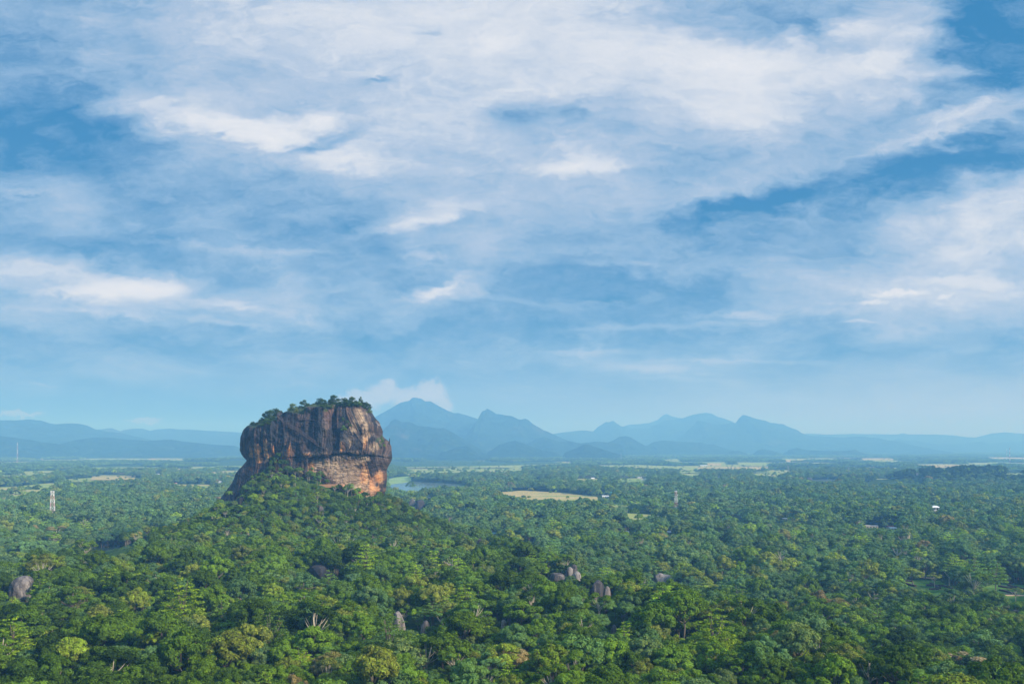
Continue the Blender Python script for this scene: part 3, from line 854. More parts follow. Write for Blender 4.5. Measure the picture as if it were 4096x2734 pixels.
def crown_arrays(kind, seed, nleaf, size, R=5.5, H=13.0):
    rg = np.random.RandomState(seed)
    Ps, Ns, Lv = [], [], []
    clumps = []
    if kind == 'broad':
        hc = rg.uniform(0.62, 0.78)
        nc = rg.randint(44, 60)
        lobes = rg.uniform(0, 2 * PI, 3)
        for i in range(nc):
            ct = rg.uniform(-0.25, 1.0); ph = rg.uniform(0, 2 * PI)
            stt = math.sqrt(max(0, 1 - ct * ct))
            k = rg.uniform(0.55, 0.95) * (1 + 0.16 * math.sin(2 * ph + lobes[0]) + 0.10 * math.sin(3 * ph + lobes[1]))
            c = np.array([R * stt * math.cos(ph) * k, R * stt * math.sin(ph) * k, H * hc + (H * 0.30) * ct * rg.uniform(0.75, 1.1)])
            clumps.append((c, R * rg.uniform(0.15, 0.27), 0.75, rg.uniform(0, 1)))
        cen = np.array([0, 0, H * 0.5])
    elif kind == 'umbrella':
        nc = 30
        for i in range(nc):
            r = R * 1.35 * math.sqrt(rg.uniform(0.02, 1)); ph = rg.uniform(0, 2 * PI)
            c = np.array([r * math.cos(ph), r * math.sin(ph), H * 0.93 - 0.42 * H * (r / (R * 1.35)) ** 2 + rg.uniform(-0.5, 0.5)])
            clumps.append((c, R * rg.uniform(0.22, 0.32), 0.55, rg.uniform(0, 1)))
        cen = np.array([0, 0, H * 0.35])
    elif kind == 'tiered':
        for t in range(7):
            zt = H * (0.42 + 0.09 * t); rt = R * 1.15 * (1.0 - 0.11 * t) * rg.uniform(0.8, 1.1)
            nb = max(3, 9 - t)
            off = rg.uniform(0, 2 * PI)
            for k in range(nb):
                ph = off + 2 * PI * k / nb + rg.uniform(-0.25, 0.25)
                for f in (0.45, 0.9):
                    c = np.array([rt * f * math.cos(ph), rt * f * math.sin(ph), zt + 0.3 * f + rg.uniform(-0.3, 0.3)])
                    clumps.append((c, rt * 0.27, 0.28, rg.uniform(0, 1)))
        cen = np.array([0, 0, 0.0])
    elif kind == 'open':
        for i in range(13):
            ct = rg.uniform(-0.1, 1.0); ph = rg.uniform(0, 2 * PI); stt = math.sqrt(max(0, 1 - ct * ct))
            c = np.array([R * stt * math.cos(ph) * 0.9, R * stt * math.sin(ph) * 0.9, H * 0.70 + H * 0.25 * ct])
            clumps.append((c, R * rg.uniform(0.22, 0.34), 0.5, rg.uniform(0, 1)))
        cen = np.array([0, 0, H * 0.45])
    if kind == 'bush':
        for i in range(26):
            ct = rg.uniform(-0.05, 1.0); ph = rg.uniform(0, 2 * PI); stt = math.sqrt(max(0, 1 - ct * ct))
            k = rg.uniform(0.45, 1.0)
            clumps.append((np.array([R * stt * math.cos(ph) * k, R * stt * math.sin(ph) * k, H * 0.12 + H * 0.72 * ct * rg.uniform(0.6, 1.1)]), R * rg.uniform(0.24, 0.38), 0.9, rg.uniform(0, 1)))
        cen = np.array([0, 0, 0.0])
    wts = np.array([c[1] ** 2 for c in clumps]); wts /= wts.sum()
    cnt = rg.multinomial(nleaf, wts)
    for (c, rc, fl, var), n in zip(clumps, cnt):
        e = rg.normal(size=(n, 3))
        e[:, 2] += 0.45
        e /= np.linalg.norm(e, axis=1, keepdims=True)
        rad = rc * rg.uniform(0.72, 1.06, n)[:, None]
        p = c + e * rad * np.array([1, 1, fl])
        outw = (c - cen); outw = outw / (np.linalg.norm(outw) + 1e-6)
        nn = e * np.array([1, 1, 1 / fl]) * 0.8 + outw * 0.35 + rg.normal(size=(n, 3)) * 0.30
        Ps.append(p); Ns.append(nn); Lv.append(np.clip(rg.normal(0.40 + 0.28 * var, 0.17, n), 0, 1))
    P = np.concatenate(Ps); N = np.concatenate(Ns); lv = np.concatenate(Lv)
    v, q = leaf_quads(P, N, size, rg)
    return v, q, lv, clumps


def crown_mesh(name, kind, seed, nleaf, size, R=5.5, H=13.0, extra=None):
    v, q, lv, cl = crown_arrays(kind, seed, nleaf, size, R, H)
    me = mesh_from(name, v, quads=q, mats=[M_LEAF])
    a = me.attributes.new('leafvar', 'FLOAT', 'FACE')
    a.data.foreach_set('value', lv.astype(np.float32))
    return me, cl


def trunk_mb(cl, seed, H=13.0, r0=0.38, nlimb=7, fork=0.42):
    rg = random.Random(seed)
    mb = MB()
    lean = (rg.uniform(-0.5, 0.5), rg.uniform(-0.5, 0.5))
    fz = H * fork
    mb.tube([(0, 0, -1.5), (0, 0, 0.4), (lean[0] * 0.4, lean[1] * 0.4, fz * 0.55), (lean[0], lean[1], fz), (lean[0] * 1.2, lean[1] * 1.2, H * 0.72)], [r0 * 1.35, r0, r0 * 0.8, r0 * 0.62, r0 * 0.25], 7)
    step = max(1, len(cl) // nlimb)
    for i in range(0, len(cl), step):
        c = cl[i][0]
        s = fz + (H * 0.6 - fz) * rg.random() * 0.8
        a = Vector((lean[0], lean[1], s)); b = Vector(c)
        mid = a.lerp(b, 0.5) + Vector((0, 0, -0.4 + rg.uniform(-0.3, 0.3)))
        mb.tube([a, mid, b], [r0 * 0.42, r0 * 0.27, r0 * 0.10], 5)
    return mb


def bare_mb(seed, H=12.0, r0=0.32, depth=4, spread=0.75):
    rg = random.Random(seed)
    mb = MB()
    def grow(p, d, ln, r, lev):
        n = 3
        pts = [p]; q = p.copy(); dd = d.copy()
        for i in range(n):
            dd = (dd + Vector((rg.uniform(-.22, .22), rg.uniform(-.22, .22), rg.uniform(-.05, .16)))).normalized()
            q = q + dd * ln / n
            pts.append(q.copy())
        mb.tube(pts, [r * (1 - 0.15 * i) for i in range(n + 1)], 5 if lev < 2 else 3)
        if lev >= depth:
            return
        for k in range(rg.choice((2, 3, 3)) if lev else 3):
            nd = (dd + Vector((rg.uniform(-1, 1), rg.uniform(-1, 1), rg.uniform(-0.25, 0.7))) * spread).normalized()
            grow(q, nd, ln * rg.uniform(0.62, 0.8), r * 0.58, lev + 1)
            if lev and k == 0:
                grow(pts[2], (dd + Vector((rg.uniform(-1, 1), rg.uniform(-1, 1), 0.1)) * 0.9).normalized(), ln * 0.55, r * 0.4, lev + 1)
    grow(Vector((0, 0, -1)), Vector((0, 0, 1)), H * 0.42, r0, 0)
    return mb


def palm_arrays(seed, H=14.0):
    rg = np.random.RandomState(seed)
    V, Q, LV = [], [], []
    lean = rg.uniform(-1.2, 1.2, 2)
    top = np.array([lean[0], lean[1], H])
    n = 0
    for k in range(19):
        ph = 2 * PI * k / 19 * 2.4 + rg.uniform(-.2, .2)
        el = rg.uniform(-0.15, 1.15)
        L = rg.uniform(3.6, 4.6)
        d = np.array([math.cos(ph), math.sin(ph), 0])
        side = np.array([-math.sin(ph), math.cos(ph), 0])
        pts = []
        for i in range(6):
            t = i / 5
            pts.append(top + d * L * t * math.cos(el * 0.6) + np.array([0, 0, L * (math.sin(el) * t - 0.95 * t * t)]))
        w = [0.25, 0.75, 0.95, 0.85, 0.55, 0.1]
        for sgn in (-1, 1):
            rows = []
            for i in range(6):
                rows.append(pts[i]); rows.append(pts[i] + side * sgn * w[i] + np.array([0, 0, -0.35 * w[i]]))
            V += rows
            for i in range(5):
                Q.append([n + 2 * i, n + 2 * i + 1, n + 2 * i + 3, n + 2 * i + 2]); LV.append(rg.uniform(0.35, 0.8))
            n += 12
    mb = MB()
    mb.tube([(0, 0, -1), (lean[0] * 0.1, lean[1] * 0.1, H * 0.35), (lean[0] * 0.5, lean[1] * 0.5, H * 0.7), tuple(top)], [0.24, 0.17, 0.14, 0.12], 6)
    return np.array(V), np.array(Q), np.array(LV), mb


def combine(name, parts):
    """parts: (verts, quads, matindex, leafvar)"""
    V, F, M, L = [], [], [], []
    n = 0
    for v, q, mi, lv in parts:
        V.append(np.asarray(v, dtype=np.float32)); F.append(np.asarray(q) + n); n += len(v)
        M.append(np.full(len(q), mi)); L.append(np.full(len(q), 0.5) if lv is None else lv)
    me = mesh_from(name, np.concatenate(V), quads=np.concatenate(F), mats=[M_LEAF, M_BARK], mat_idx=np.concatenate(M))
    a = me.attributes.new('leafvar', 'FLOAT', 'FACE')
    a.data.foreach_set('value', np.concatenate(L).astype(np.float32))
    return me


def mb_quads(mb):
    return np.array(mb.v), np.array([f for f in mb.f if len(f) == 4])


SRC = bpy.data.collections.new('tree_models')        # not linked to the scene: only shapes that the forest repeats
def add_src(me, k):
    o = bpy.data.objects.new('tree_model_%03d' % k, me)
    SRC.objects.link(o)


# hi-detail models, kept as separate crown and trunk meshes for the single trees too
HI = []      # (kind, crown mesh, trunk mesh)
KINDS_HI = ['broad'] * 9 + ['open'] * 3 + ['umbrella'] * 3 + ['tiered'] * 3 + ['bush'] * 3
for k, kd in enumerate(KINDS_HI):
    H = {'broad': 12.5, 'open': 14.0, 'umbrella': 12.0, 'tiered': 15.0, 'bush': 12.0}[kd] * (0.92 + 0.04 * (k % 4))
    R = {'broad': 5.2, 'open': 5.0, 'umbrella': 5.2, 'tiered': 5.4, 'bush': 5.0}[kd]
    nl = {'broad': 5600, 'open': 1900, 'umbrella': 2900, 'tiered': 2600, 'bush': 3400}[kd]
    cm, cl = crown_mesh('crown', kd, 100 + k, nl, 0.30, R, H)
    tm = trunk_mb(cl, 200 + k, H, 0.34, 8 if kd != 'tiered' else 16, 0.40).mesh('trunk', [M_PALEBARK if kd in ('open',) else M_BARK], True)
    HI.append((kd, cm, tm))
BARE = [bare_mb(300 + i, 12.0, 0.135, 4, 1.15).mesh('branches', [M_PALEBARK if i < 1 else M_TWIG], False) for i in range(4)]
PALM = []
for i in range(4):
    v, q, lv, mb = palm_arrays(400 + i, 12.0 + i)
    me = mesh_from('crown', v, quads=q, mats=[M_LEAF])
    a = me.attributes.new('leafvar', 'FLOAT', 'FACE'); a.data.foreach_set('value', lv.astype(np.float32))
    PALM.append((me, mb.mesh('trunk', [M_PALEBARK], True), v, q, lv, mb))

nsrc = 0
IDX_HI = []
for kd, cm, tm in HI:       # joined copies for the forest
    nv = len(cm.vertices); v = np.empty(nv * 3, dtype=np.float32); cm.vertices.foreach_get('co', v); v = v.reshape(-1, 3)
    lv = np.empty(len(cm.polygons), dtype=np.float32); cm.attributes['leafvar'].data.foreach_get('value', lv)
    tv = np.empty(len(tm.vertices) * 3, dtype=np.float32); tm.vertices.foreach_get('co', tv); tv = tv.reshape(-1, 3)
    tq = np.array([list(p.vertices) for p in tm.polygons if len(p.vertices) == 4])
    me = combine('tree_model', [(v, np.arange(nv).reshape(-1, 4), 0, lv), (tv, tq, 1, None)])
    if kd == 'open': me.materials[1] = M_PALEBARK
    add_src(me, nsrc); IDX_HI.append((kd, nsrc)); nsrc += 1
IDX_MID = []
for k, kd in enumerate(['broad'] * 7 + ['umbrella'] * 2 + ['open'] * 2):
    v, q, lv, cl = crown_arrays(kd, 500 + k, 900, 0.70, 5.2, 12.5)
    me = combine('tree_model', [(v, q, 0, lv)])
    add_src(me, nsrc); IDX_MID.append(nsrc); nsrc += 1
IDX_PALM = []
for p in PALM:
    tv, tq = mb_quads(p[5])
    me = combine('tree_model', [(p[2], p[3], 0, p[4]), (tv, tq, 1, None)])
    add_src(me, nsrc); IDX_PALM.append(nsrc); nsrc += 1
IDX_GROVE = []
for k in range(7):
    rg = np.random.RandomState(700 + k)
    parts = []
    for t in range(17):
        v, q, lv, cl = crown_arrays('broad', 800 + k * 20 + t, 70, 2.3, 5.6, 11.5)
        s = rg.uniform(0.65, 1.45)
        v = v * s + np.array([rg.uniform(-22, 22), rg.uniform(-22, 22), -1.0])
        parts.append((v, q, 0, np.clip(lv * 0.6 + rg.uniform(-0.1, 0.5), 0, 1)))
    add_src(combine('tree_model', parts), nsrc); IDX_GROVE.append(nsrc); nsrc += 1
IDX_BARE = []
for b in BARE[:3]:
    o = bpy.data.objects.new('tree_model_%03d' % nsrc, b); SRC.objects.link(o); IDX_BARE.append(nsrc); nsrc += 1

# ------------------------------------------------------------------ open places: fields, lakes, lawns
def inpoly(x, y, poly):
    c = np.zeros(x.shape, dtype=bool)
    n = len(poly)
    j = n - 1
    for i in range(n):
        xi, yi = poly[i]; xj, yj = poly[j]
        hit = ((yi > y) != (yj > y)) & (x < (xj - xi) * (y - yi) / ((yj - yi) if yj != yi else 1e-9) + xi)
        c ^= hit
        j = i
    return c


OPEN = []     # (polygon px, keep probability)

def mat_field(name, c1, c2, c3, scale=0.01):
    m = bpy.data.materials.new(name); m.use_nodes = True
    T = NT(m.node_tree)
    out = T.n('ShaderNodeOutputMaterial'); b = T.n('ShaderNodeBsdfDiffuse')
    geo = T.n('ShaderNodeNewGeometry')
    mp = T.n('ShaderNodeMapping'); mp.inputs['Scale'].default_value = (0.35, 1, 1); T.l(geo.outputs['Position'], mp.inputs[0])
    n1 = T.noise(mp.outputs[0], scale, 6.0, 0.6)
    n2 = T.noise(geo.outputs['Position'], 0.12, 5.0, 0.65)
    c = T.ramp(n1, [(0.35, c1), (0.50, c2), (0.65, c3)])
    k = T.ramp(n2, [(0.3, (0.7, 0.75, 0.7)), (0.7, (1.2, 1.15, 1.1))])
    T.l(T.mix(1.0, c, k, 'MULTIPLY'), b.inputs[0])
    T.l(b.outputs[0], out.inputs[0])
    return m


M_GOLD = mat_field('ripe_paddy', (0.42, 0.34, 0.13), (0.52, 0.40, 0.19), (0.30, 0.34, 0.09))
M_GREENF = mat_field('green_paddy', (0.16, 0.27, 0.06), (0.32, 0.39, 0.10), (0.44, 0.33, 0.18))
M_LAWN = mat_field('lawn', (0.08, 0.17, 0.03), (0.12, 0.22, 0.04), (0.20, 0.26, 0.06), 0.05)
M_MARSH = mat_field('marsh', (0.20, 0.34, 0.12), (0.30, 0.42, 0.16), (0.24, 0.36, 0.20))


def mat_water(name='still_water', weeds=0.0):
    m = bpy.data.materials.new(name); m.use_nodes = True
    T = NT(m.node_tree)
    out = T.n('ShaderNodeOutputMaterial'); b = T.n('ShaderNodeBsdfPrincipled')
    b.inputs['Base Color'].default_value = (0.15, 0.19, 0.20, 1) if name != 'pond_water' else (0.03, 0.05, 0.05, 1); b.inputs['Roughness'].default_value = 0.12
    b.inputs['Specular IOR Level'].default_value = 0.6
    geo = T.n('ShaderNodeNewGeometry')
    if weeds:
        mp = T.n('ShaderNodeMapping'); mp.inputs['Scale'].default_value = (0.5, 1, 1); T.l(geo.outputs['Position'], mp.inputs[0])
        n = T.noise(mp.outputs[0], 0.05 if weeds < 1 else 0.012, 7.0, 0.65)
        r = T.ramp(n, [(0.67 - 0.24 * weeds, (0, 0, 0)), (0.70 - 0.24 * weeds, (1, 1, 1))])
        w = T.n('ShaderNodeBsdfDiffuse'); w.inputs[0].default_value = (0.14, 0.24, 0.08, 1)
        mx = T.n('ShaderNodeMixShader'); T.l(r, mx.inputs[0]); T.l(b.outputs[0], mx.inputs[1]); T.l(w.outputs[0], mx.inputs[2])
        T.l(mx.outputs[0], out.inputs[0])
    else:
        T.l(b.outputs[0], out.inputs[0])
    return m


M_WATER = mat_water()
M_POND = mat_water('pond_water', 0.3)
M_LAKE = mat_water('lake_water', 0.35)


def sheet(name, poly, mat, z=0.3, keep=0.0, jit=0.06, seed=0, open_=True, extend=1.0):
    """flat sheet on the plain; poly in photo px"""
    if open_:
        OPEN.append((poly, keep))
    pts = []
    n = len(poly)
    for i in range(n):
        a = poly[i]; b = poly[(i + 1) % n]
        for t in np.linspace(0, 1, 7)[:-1]:
            px = a[0] + (b[0] - a[0]) * t; py = a[1] + (b[1] - a[1]) * t
            D = DG(py, z)
            pts.append((PX(px, D), D))
    w = np.array(pts)
    cen = w.mean(0)
    sz = np.abs(w - cen).mean(0)
    nn = len(w)
    th = np.linspace(0, 2 * PI, nn, endpoint=False)
    jx = fbm(np.cos(th) * 5 + seed, np.sin(th) * 5, oct=3, seed=seed)
    w = w + (w - cen) * (jit * jx)[:, None]
    w = cen + (w - cen) * np.array([1.0, 1.0])
    # grow towards the viewer, under the trees that stand in front
    dist = np.linalg.norm(w, axis=1, keepdims=True)
    near = dist[:, 0] < np.linalg.norm(cen)
    w[near] = w[near] * (1 - 0.10 * extend)
    me = mesh_from(name, [(a, b, z) for a, b in w], faces=[tuple(range(nn))], mats=[mat])
    o = link(name, me)
    if me.polygons[0].normal.z < 0:
        me.flip_normals()
    tag(o, kind='structure')
    return o


sheet('field', disp([(1130, 1129), (1200, 1124), (1300, 1130), (1370, 1138), (1384, 1148), (1345, 1154), (1290, 1151), (1240, 1148), (1200, 1146), (1160, 1136)]), M_GOLD, keep=0.02, seed=1)
sheet('field', crop4([(220, 1065), (420, 1070), (520, 1080), (440, 1110), (260, 1105)]), M_GREENF, keep=0.25, seed=2)
sheet('field', crop4([(330, 1150), (500, 1152), (740, 1165), (900, 1182), (760, 1195), (600, 1232), (480, 1190)]), M_GREENF, keep=0.04, seed=3)
sheet('field', crop4([(1190, 1200), (1300, 1205), (1620, 1215), (1560, 1240), (1480, 1265), (1400, 1235), (1270, 1240)]), M_GOLD, keep=0.10, seed=4)
sheet('field', crop4([(1760, 1250), (1950, 1255), (1960, 1275), (1800, 1275)]), M_GREENF, keep=0.2, seed=5)
sheet('field', crop2([(-60, 820), (200, 805), (330, 790), (490, 775), (560, 790), (480, 822), (310, 880), (150, 938), (-60, 950)]), M_GREENF, keep=0.10, seed=6)
sheet('field', crop2([(540, 750), (700, 735), (1100, 718), (1340, 733), (1320, 748), (1100, 762), (800, 768), (680, 775)]), M_GREENF, keep=0.03, seed=7)
sheet('field', crop2([(810, 632), (1000, 615), (1330, 605), (1320, 621), (1000, 638), (850, 642)]), M_GREENF, keep=0.04, seed=8)
sheet('field', crop2([(1620, 790), (1900, 788), (2040, 800), (2020, 832), (1850, 828), (1650, 812)]), M_GREENF, keep=0.12, seed=9)
sheet('field', crop2([(0, 700), (250, 702), (480, 706), (470, 716), (200, 720), (0, 716)]), M_GREENF, keep=0.2, seed=10)
sheet('field', crop2([(780, 540), (1000, 530), (1500, 520), (1560, 530), (1300, 560), (900, 562)]), M_GREENF, keep=0.45, seed=11)
sheet('field', crop2([(0, 505), (500, 500), (520, 520), (0, 530)]), M_GREENF, keep=0.6, seed=12)
sheet('field', crop3([(280, 690), (600, 662), (1000, 668), (1400, 675), (1900, 668), (1990, 680), (1700, 705), (1400, 715), (900, 708), (500, 715), (300, 712)]), M_GREENF, keep=0.30, seed=13)
sheet('field', crop3([(420, 730), (800, 722), (1350, 728), (1560, 745), (1400, 768), (1100, 775), (800, 780), (560, 790), (400, 760)]), M_GREENF, keep=0.25, seed=14)
sheet('field', crop3([(1560, 838), (1780, 842), (1770, 856), (1600, 852)]), M_GREENF, keep=0.1, seed=15)
sheet('field', crop4([(200, 703), (600, 700), (900, 712), (1300, 706), (1700, 718), (1790, 740), (1500, 745), (1200, 738), (700, 735), (300, 722)]), M_GREENF, keep=0.35, seed=16)
sheet('field', crop4([(1645, 783), (1850, 775), (2040, 775), (1900, 808), (1720, 808)]), M_GREENF, keep=0.12, seed=17)
sheet('field', crop4([(390, 832), (600, 825), (700, 828), (650, 872), (430, 868)]), M_GREENF, keep=0.12, seed=18)
sheet('field', crop4([(0, 832), (160, 828), (300, 835), (200, 855), (0, 850)]), M_GREENF, keep=0.3, seed=19)
sheet('field', crop4([(1180, 880), (1320, 882), (1300, 900), (1200, 898)]), M_GREENF, keep=0.3, seed=20)
sheet('field', crop5([(960, 830), (1250, 835), (1450, 870), (1300, 900), (1000, 880)]), M_GREENF, keep=0.5, seed=21)
sheet('field', crop5([(2150, 780), (2400, 775), (2400, 800), (2200, 800)]), M_GREENF, keep=0.2, seed=22)
sheet('field', crop5([(1500, 1293), (1590, 1290), (1580, 1318), (1500, 1320)]), M_LAWN, keep=0.0, seed=23)
sheet('field', crop4([(950, 640), (830, 655), (900, 668), (1000, 660)]), M_GREENF, keep=0.2, seed=24)
# scattered plots of farmland far out on the plain
rgf = random.Random(5)
for i in range(140):
    D0 = rgf.choice([rgf.uniform(2500, 5000), rgf.uniform(4000, 8800), rgf.uniform(5000, 8800)])
    xx = rgf.uniform(-0.60, 0.60) * D0
    if vnoise(np.array([xx / 1500.0]), np.array([D0 / 1800.0]), seed=77)[0] < -0.30 or (xx > 0.12 * D0 and D0 < 3600) or (xx > 0.30 * D0 and D0 < 4200):
        continue
    if -0.42 * D0 < xx < -0.10 * D0 and D0 < 3000: continue
    wd = rgf.uniform(40, 190) * (D0 / 4500) ; dp_ = rgf.uniform(110, 300) * (D0 / 4500) ** 1.4
    def pp(a, b): return (2048 + a / b * F4, HY + (CAMZ - 0.3) * F4 / b)
    poly = [pp(xx - wd * rgf.uniform(.5, 1), D0 + dp_ * rgf.uniform(.3, .6)), pp(xx + wd * rgf.uniform(.4, 1), D0 + dp_ * rgf.uniform(.3, .6)), pp(xx + wd * rgf.uniform(.6, 1), D0 - dp_ * rgf.uniform(.2, .5)), pp(xx - wd * rgf.uniform(.3, .9), D0 - dp_ * rgf.uniform(.2, .5))]
    sheet('field', poly, rgf.choice([M_GREENF, M_GREENF, M_GOLD]), z=0.5 + 0.012 * i, keep=0.15, seed=200 + i, jit=0.15)
# waters
sheet('lake', crop3([(225, 835), (330, 815), (470, 805), (450, 852), (560, 862), (930, 882), (1080, 905), (900, 912), (700, 915), (620, 930), (540, 952), (400, 948), (225, 918)]), M_LAKE, z=0.35, keep=0.004, seed=30, extend=0.4)
sheet('marsh', crop3([(225, 835), (330, 815), (475, 803), (455, 852), (400, 868), (300, 880), (225, 890)]), M_MARSH, z=0.45, keep=0.004, seed=31, open_=False, extend=0.0)
sheet('lake', crop5([(855, 584), (1100, 583), (1400, 587), (1655, 597), (1400, 603), (1100, 603), (920, 599)]), M_WATER, z=0.35, keep=0, seed=32, jit=0.02, extend=0.2)
sheet('lake', crop4([(1590, 570), (1700, 568), (1690, 592), (1620, 594)]), M_WATER, z=0.35, keep=0, seed=33, jit=0.02, extend=0.2)
sheet('lake', crop4([(1860, 566), (1990, 563), (1970, 574), (1900, 578)]), M_WATER, z=0.35, keep=0, seed=34, jit=0.02, extend=0.2)
sheet('lake', crop4([(1300, 586), (1420, 586), (1410, 594), (1330, 594)]), M_WATER, z=0.35, keep=0, seed=35, jit=0.02, extend=0.2)
sheet('lake', crop4([(975, 780), (1100, 775), (1215, 798), (1190, 812), (1060, 812)]), M_LAKE, z=0.35, keep=0.02, seed=36, extend=0.4)
sheet('lake', crop5([(345, 842), (480, 836), (680, 840), (560, 862), (360, 862)]), M_WATER, z=0.35, keep=0.03, seed=37, extend=0.4)
sheet('lake', crop5([(825, 853), (940, 858), (1090, 892), (1000, 900), (880, 902)]), M_LAKE, z=0.35, keep=0.05, seed=38, extend=0.4)
sheet('pond', crop2([(790, 1412), (900, 1392), (1060, 1380), (1340, 1366), (1300, 1400), (1230, 1432), (1150, 1462), (1040, 1462), (900, 1455), (800, 1440)]), M_POND, z=3.0, keep=0.0, seed=39, extend=0.3)

# ------------------------------------------------------------------ water garden ruins among the trees
def ground_hit(px, py, up=0.0, d0=255.0, d1=9000.0):
    D = np.concatenate([np.arange(d0, 2500, 1.5), np.arange(2500, d1, 8.0)])
    x = PX(px, D); zr = PZ(py, D)
    g = ground_z(x, D) + up
    k = np.argmax(zr <= g)
    return float(x[k]), float(D[k]), float(g[k] - up)


M_BRICK = mat_simple('old_brick', (0.085, 0.055, 0.045), 0.9, 0.6)
M_PATH = mat_simple('sandy_path', (0.55, 0.36, 0.22), 0.95, 0.2)
M_SOIL = mat_simple('red_soil', (0.50, 0.27, 0.15), 0.95, 0.3)
def crop6(pts): return [(3096 + a / 2.349, 2134 + b / 2.349) for a, b in pts]

sheet('lawn', crop6([(1190, 440), (1330, 430), (1560, 440), (1620, 480), (1800, 545), (1700, 565), (1480, 545), (1330, 520), (1200, 480)]), M_LAWN, z=0.30, keep=0.0, seed=50, extend=0.5)
sheet('lawn', crop6([(1980, 490), (2100, 470), (2349, 480), (2500, 500), (2500, 640), (2300, 640), (2050, 600), (1960, 560)]), M_LAWN, z=0.30, keep=0.0, seed=51, extend=0.5)
sheet('lawn', crop6([(90, 372), (140, 370), (140, 412), (105, 420)]), M_LAWN, z=0.3, keep=0.0, seed=52, extend=0.3)
sheet('path', crop6([(1625, 575), (1900, 572), (2200, 570), (2500, 574), (2500, 583), (2200, 580), (1900, 584), (1640, 587)]), M_PATH, z=0.42, keep=0.0, seed=53, jit=0.0, extend=0.0)
sheet('path', crop6([(1190, 385), (1270, 384), (1530, 415), (1530, 422), (1460, 420), (1200, 392)]), M_PATH, z=0.42, keep=0.0, seed=54, jit=0.0, extend=0.0)
sheet('water', crop6([(2110, 552), (2200, 556), (2260, 570), (2150, 568)]), M_WATER, z=0.40, keep=0.0, seed=55, jit=0.0, extend=0.0)
sheet('water', crop6([(1500, 612), (1640, 618), (1640, 632), (1530, 630)]), M_WATER, z=0.40, keep=0.0, seed=56, jit=0.0, extend=0.0)

WALLS = [((1195, 447), (1300, 452), 'low dark brick wall on the far edge of the garden lawn'), ((1215, 470), (1330, 500), 'low slanting brick ruin wall beside the pale garden tree'),
         ((1430, 492), (1600, 497), 'long dark brick wall crossing the garden lawn'), ((1470, 470), (1560, 520), 'slanting brick wall joining the long garden wall'),
         ((1460, 527), (1545, 525), 'short thick brick block in the garden lawn'), ((1600, 497), (1760, 560), 'long slanting brick wall running down to the sandy path'),
         ((2110, 500), (2260, 520), 'dark brick terrace edge above the narrow garden pool'), ((2120, 535), (2280, 572), 'dark brick wall beside the narrow garden pool'),
         ((2150, 440), (2240, 470), 'upper brick terrace wall under the dark trees'), ((2200, 490), (2349, 530), 'brick terrace wall reaching the edge of the lawn'),
         ((1640, 560), (1760, 590), 'low brick kerb wall beside the sandy path'), ((1100, 500), (1230, 512), 'ruined brick wall half hidden by olive trees')]
for i, (a, b, lab) in enumerate(WALLS):
    (p, q) = crop6([a, b])
    A_ = Vector((PX(p[0], DG(p[1])), DG(p[1]), 0)); B_ = Vector((PX(q[0], DG(q[1])), DG(q[1]), 0))
    mb = MB()
    d = B_ - A_; L_ = d.length; ang = math.atan2(d.y, d.x)
    nseg = max(3, int(L_ / 3))
    rg = random.Random(i)
    for k in range(nseg):
        c = A_.lerp(B_, (k + 0.5) / nseg)
        h = 1.7 + rg.uniform(-0.35, 0.3)
        mb.box((c.x, c.y, h / 2 - 0.3), (L_ / nseg * 0.995, 1.5 + rg.uniform(0, 0.3), h + 0.6), 0, ang)
    o = mb.build('ruined_wall', M_BRICK)
    tag(o, lab, 'wall', 'ruined walls of the water garden')

# soil terrace below the cliff
TZ = 85.6
for i, (ca, cb) in enumerate((((965, 1222), (1140, 1262)), ((1150, 1222), (1540, 1262)))):
    D = 950.0
    xa, xb = PX(880 + ca[0] / 3.1365, D), PX(880 + cb[0] / 3.1365, D)
    zt = PZ(1540 + 1236 / 3.1365, D)
    mb = MB()
    mb.box(((xa + xb) / 2, D + 6, zt - 2.2), (xb - xa, 12, 3.0))
    o = mb.build('path', M_SOIL); tag(o, kind='structure')
OPEN.append(([(880 + a / 3.1365, 1540 + b / 3.1365) for a, b in ((20, 1450), (200, 1180), (290, 1030), (430, 1060), (420, 1160), (330, 1230), (240, 1330), (170, 1430))], 0.0))
OPEN.append(([(880 + a / 3.1365, 1540 + b / 3.1365) for a, b in ((965, 1222), (1530, 1222), (1530, 1262), (965, 1265))], 0.25))

